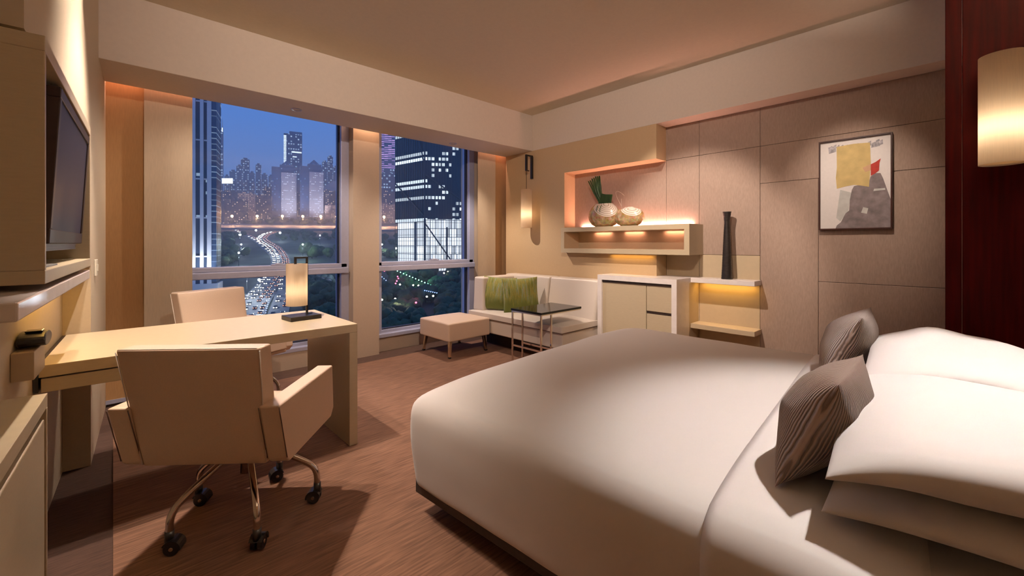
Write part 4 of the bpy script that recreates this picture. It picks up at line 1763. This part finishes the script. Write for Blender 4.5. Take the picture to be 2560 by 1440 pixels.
far = [(562, 572, 440), (575, 590, 428), (592, 606, 415), (604, 622, 398), (624, 636, 432), (640, 652, 412), (655, 668, 436), (768, 782, 420), (806, 818, 405), (820, 832, 392), (834, 846, 418), (672, 682, 440), (846, 858, 398)]
for i, (p0, p1, yt) in enumerate(far):
    t, w, h, _ = tower('far_high_rise', 'hazy far high rise on the skyline beyond the larger window', p0, p1, 1260 + 32 * (i % 4), yt, 25, 28, group='far high rises on the skyline')
    b = MB()
    b.box(-w / 2, w / 2, 0, 14, -20, h)
    b.build('body', 'far_tower', t)
    b = MB()
    b.box(-w * .25, w * .25, 3, 10, h, h + 5)
    b.build('roof_block', 'far_tower', t)
# billboard
t, w, h, tt = tower('billboard', 'bright white lit billboard on a rooftop left of the twin towers', 555, 581, 860, 446, 2)
b = MB()
b.box(-w / 2, w / 2, 0, 1, h - 10, h)
b.build('panel', 'billboard', t)
for x in (-w * .3, w * .3):
    b = MB()
    b.bar((x, 1.3, -2), (x, 1.3, h - 1), .8)
    b.build('mast', 'mullion', t)
# hall with a pale arched roof
t, w, h, tt = tower('exhibition_hall', 'pale arched roof hall right of the twin towers', 806, 880, 1080, 452, 40)
b = MB()
ring = [(w * (-.5 + k / 12), h * (.80 + .20 * math.sin(PI * k / 12))) for k in range(13)] + [(w * .5, -5), (-w * .5, -5)]
b.prism([(x, 0, z) for x, z in ring], [(x, 40, z) for x, z in ring])
b.build('body', 'pier', t)
b = MB()
b.box(-w * .5, w * .5, -.6, 0, h * .55, h * .60)
b.build('light_band', 'crown_white', t)

# street lamps
def lamp_post(label, l, t, h, m, group, watts, col):
    th = thing('street_lamp', label, 'street lamp', cpos(l, t), CITY_RZ, group)
    b = MB()
    b.tube([(0, 0, 0), (0, 0, h)], .16, 6)
    b.build('post', 'mullion', th)
    b = MB()
    bmesh.ops.create_icosphere(b.bm, subdivisions=2, radius=.75 if t < 500 else (1.3 if h < 20 else 2.2), matrix=Matrix.Translation((0, 0, h)))
    b.build('head', m, th, smooth=True)
    if watts:
        p = cpos(l, t)
        bulb('street_lamp_light', (p.x, p.y, p.z + h - 3.2), watts, col, .4)


for px, py in ((580, 569), (643, 569), (706, 569), (757, 570), (802, 570), (842, 571), (960, 572), (1003, 573)):
    l, t_ = cpx(px, py)
    lamp_post('orange street lamp along the avenue in front of the twin towers', l, t_, 21, 'lamp_orange', 'orange lamps along the avenue', 160000, (1, .5, .22))
for px, py in ((597, 666), (757, 640), (617, 735), (648, 750), (600, 610), (603, 640), (640, 596), (700, 604), (800, 612), (955, 640), (990, 652), (1010, 628)):
    l, t_ = cpx(px, py)
    lamp_post('white street lamp on a tall post near the expressway and the park road', l, t_, 11, 'lamp_white', 'white street lamps near the roads', 9000, (.85, .95, 1))

# trees: three crowns shared by all
def crown_mesh(seed):
    b = MB()
    rr = random.Random(seed)
    for k in range(7):
        c = Vector((rr.uniform(-1, 1) * .55, rr.uniform(-1, 1) * .55, rr.uniform(.55, 1.25)))
        r_ = rr.uniform(.38, .6)
        g_ = bmesh.ops.create_icosphere(b.bm, subdivisions=3, radius=r_, matrix=Matrix.Translation(c))
        for v in g_['verts']:
            d = (v.co - c)
            v.co = c + d * (1 + .30 * noise.noise(v.co * 5.5 + Vector((seed, 0, 0))) + .16 * noise.noise(v.co * 13))
    return b


protos = []
for k in range(3):
    t = thing('tree', 'dark leafy tree in the park or by the roads below the windows', 'tree', (0, 0, 0), 0, 'park and street trees below the windows')
    crown_mesh(k * 11 + 3).build('crown', 'canopy', t, smooth=True)
    b = MB()
    b.tube([(0, 0, 0), (.02, .01, .35), (0, 0, .75)], .06, 7, rs=[.08, .055, .04])
    b.build('trunk', 'trunk', t)
    protos.append(t)
used = set()
spots_ = []
rr = random.Random(21)
# park seen through the lower panes and the trees along the roads
for px, py, s_ in ((610, 640, 9), (585, 655, 10), (570, 625, 9), (560, 650, 10), (722, 640, 11), (735, 628, 10), (750, 645, 12), (765, 632, 10), (780, 646, 11), (795, 640, 10), (735, 652, 12), (715, 620, 8), (845, 632, 9), (825, 645, 10),
                   (610, 735, 9), (600, 715, 9), (620, 720, 9), (590, 750, 10), (690, 760, 8), (700, 785, 8), (715, 775, 9), (705, 742, 8)):
    spots_.append((px, py, s_))
for k in range(46):
    spots_.append((545 + k * 10.2 if k < 31 else 945 + (k - 31) * 5, 557 + rr.uniform(-5, 5), rr.uniform(9, 13)))
for k in range(26):
    spots_.append((700 + rr.uniform(0, 160), 584 + rr.uniform(0, 20), rr.uniform(4.5, 6.5)))
for k in range(46):
    spots_.append((545 + rr.uniform(0, 310), 583 + rr.uniform(0, 16), rr.uniform(6, 8)))
for k in range(14):
    spots_.append((945 + rr.uniform(0, 70), 592 + rr.uniform(0, 24), rr.uniform(7, 10)))
for k in range(12):
    spots_.append((960 + rr.uniform(0, 80), 632 + rr.uniform(0, 14), rr.uniform(6, 9)))
for k in range(8):
    spots_.append((1060 + k * 14, 642 + rr.uniform(-3, 3), rr.uniform(4, 6)))
for k in range(110):
    spots_.append((945 + rr.uniform(0, 290), 690 + rr.uniform(0, 170), rr.uniform(6.5, 10)))
for k in range(34):
    spots_.append((752 + rr.uniform(0, 85), 690 + rr.uniform(0, 120), rr.uniform(6.5, 10)))
for k in range(16):
    spots_.append((545 + rr.uniform(0, 60), 590 + rr.uniform(0, 80), rr.uniform(7, 10)))
roads_ = [(exp, 10), (ramp, 6), (side_r, 6)]
for px, py, s_ in spots_:
    l, t_ = cpx(px, py)
    cc = cpos(l, t_)
    if any((cc - q).length < w_ + s_ * .8 for path, w_ in roads_ for q in path):
        continue
    k = rr.randrange(3)
    o = protos[k] if k not in used else copy_tree(protos[k])
    used.add(k)
    o.location = cpos(l, t_)
    o.rotation_euler.z = rr.uniform(0, 6.28)
    o.scale = (s_ * rr.uniform(.9, 1.15) * .62, s_ * .62, s_ * rr.uniform(.8, 1.1) * .62)

# park lamps between the trees
parks = [('lamp_red', 'red park lantern glowing among the trees', [(957, 700), (961, 706), (992, 735), (994, 722), (996, 728), (989, 742), (1036, 790), (1040, 797), (1032, 786)]),
         ('lamp_green', 'green path light in the diagonal row across the park', [(948 + i * 7.6, 684 + i * 3.7) for i in range(20)]),
         ('lamp_blue', 'blue string light in the park below the smaller window', [(950 + i * 5, 718 + i * 5) for i in range(8)] + [(1062 + i * 5, 762 + i * 1.2) for i in range(7)] + [(842, 700 + i * 9) for i in range(7)]),
         ('lamp_warm', 'white park lantern among the dark trees', [(997, 811), (1033, 747), (955, 789), (988, 786), (1067, 780), (1083, 778), (1000, 745), (1110, 712), (1120, 708), (1046, 748), (770, 690), (775, 700), (812, 760), (760, 765), (800, 700)])]
for mm, lab, pts in parks:
    me = None
    for px, py in pts:
        l, t_ = cpx(px, py)
        p = cpos(l, t_)
        big = (px, py) == (997, 811)
        if me is None:
            b = MB()
            bmesh.ops.create_icosphere(b.bm, subdivisions=2, radius=.42)
            b.bm.faces.ensure_lookup_table()
            o = b.build('park_light', mm, loc=p, smooth=True)
            tag(o, lab, 'park light', lab.split(' ')[0] + ' park lights')
            me = o
        else:
            o = me.copy()
            C.objects.link(o)
        o.location = p + Vector((0, 0, 7.5))
        o.scale = (1, 1, 1) if not big else (1.5, 1.5, 1.5)
        if mm == 'lamp_green':
            o.scale = (.75, .75, .75)
        if mm == 'lamp_blue':
            o.scale = (.5, .5, .5)
for px, py, w_, c_ in ((997, 811, 1500, (1, .85, .6)), (1060, 735, 2500, (.3, 1, .6)), (1000, 712, 1500, (.3, 1, .6)), (760, 655, 14000, (.75, 1, .75)), (1040, 790, 900, (1, .1, .2)), (992, 730, 900, (1, .1, .2)), (840, 720, 6000, (.45, .45, 1)), (640, 770, 9000, (.8, .9, 1)), (690, 640, 16000, (.8, .92, 1))):
    l, t_ = cpx(px, py)
    p = cpos(l, t_)
    bulb('park_glow_light', (p.x, p.y, p.z + 12), w_, c_, .5)

# evening haze over the city
hz = bpy.data.materials.new('evening_haze')
hz.use_nodes = True
hn = hz.node_tree
hn.nodes.clear()
ho = hn.nodes.new('ShaderNodeOutputMaterial')
hs = hn.nodes.new('ShaderNodeVolumeScatter')
hs.inputs['Color'].default_value = (.9, .95, 1, 1)
hs.inputs['Density'].default_value = HAZE
hs.inputs['Anisotropy'].default_value = 0.3
hn.links.new(hs.outputs[0], ho.inputs['Volume'])
M['haze'] = hz
b = MB()
q = [(-1.6, 130), (1.2, 130), (1.6, 1480), (-2.1, 1480)]
b.hexa([cpos(l, t, -60) for l, t in q] + [cpos(l, t, 210) for l, t in q])
tag(b.build('haze', 'haze'), 'thin blue evening haze hanging over the whole city', 'haze', kind='stuff')
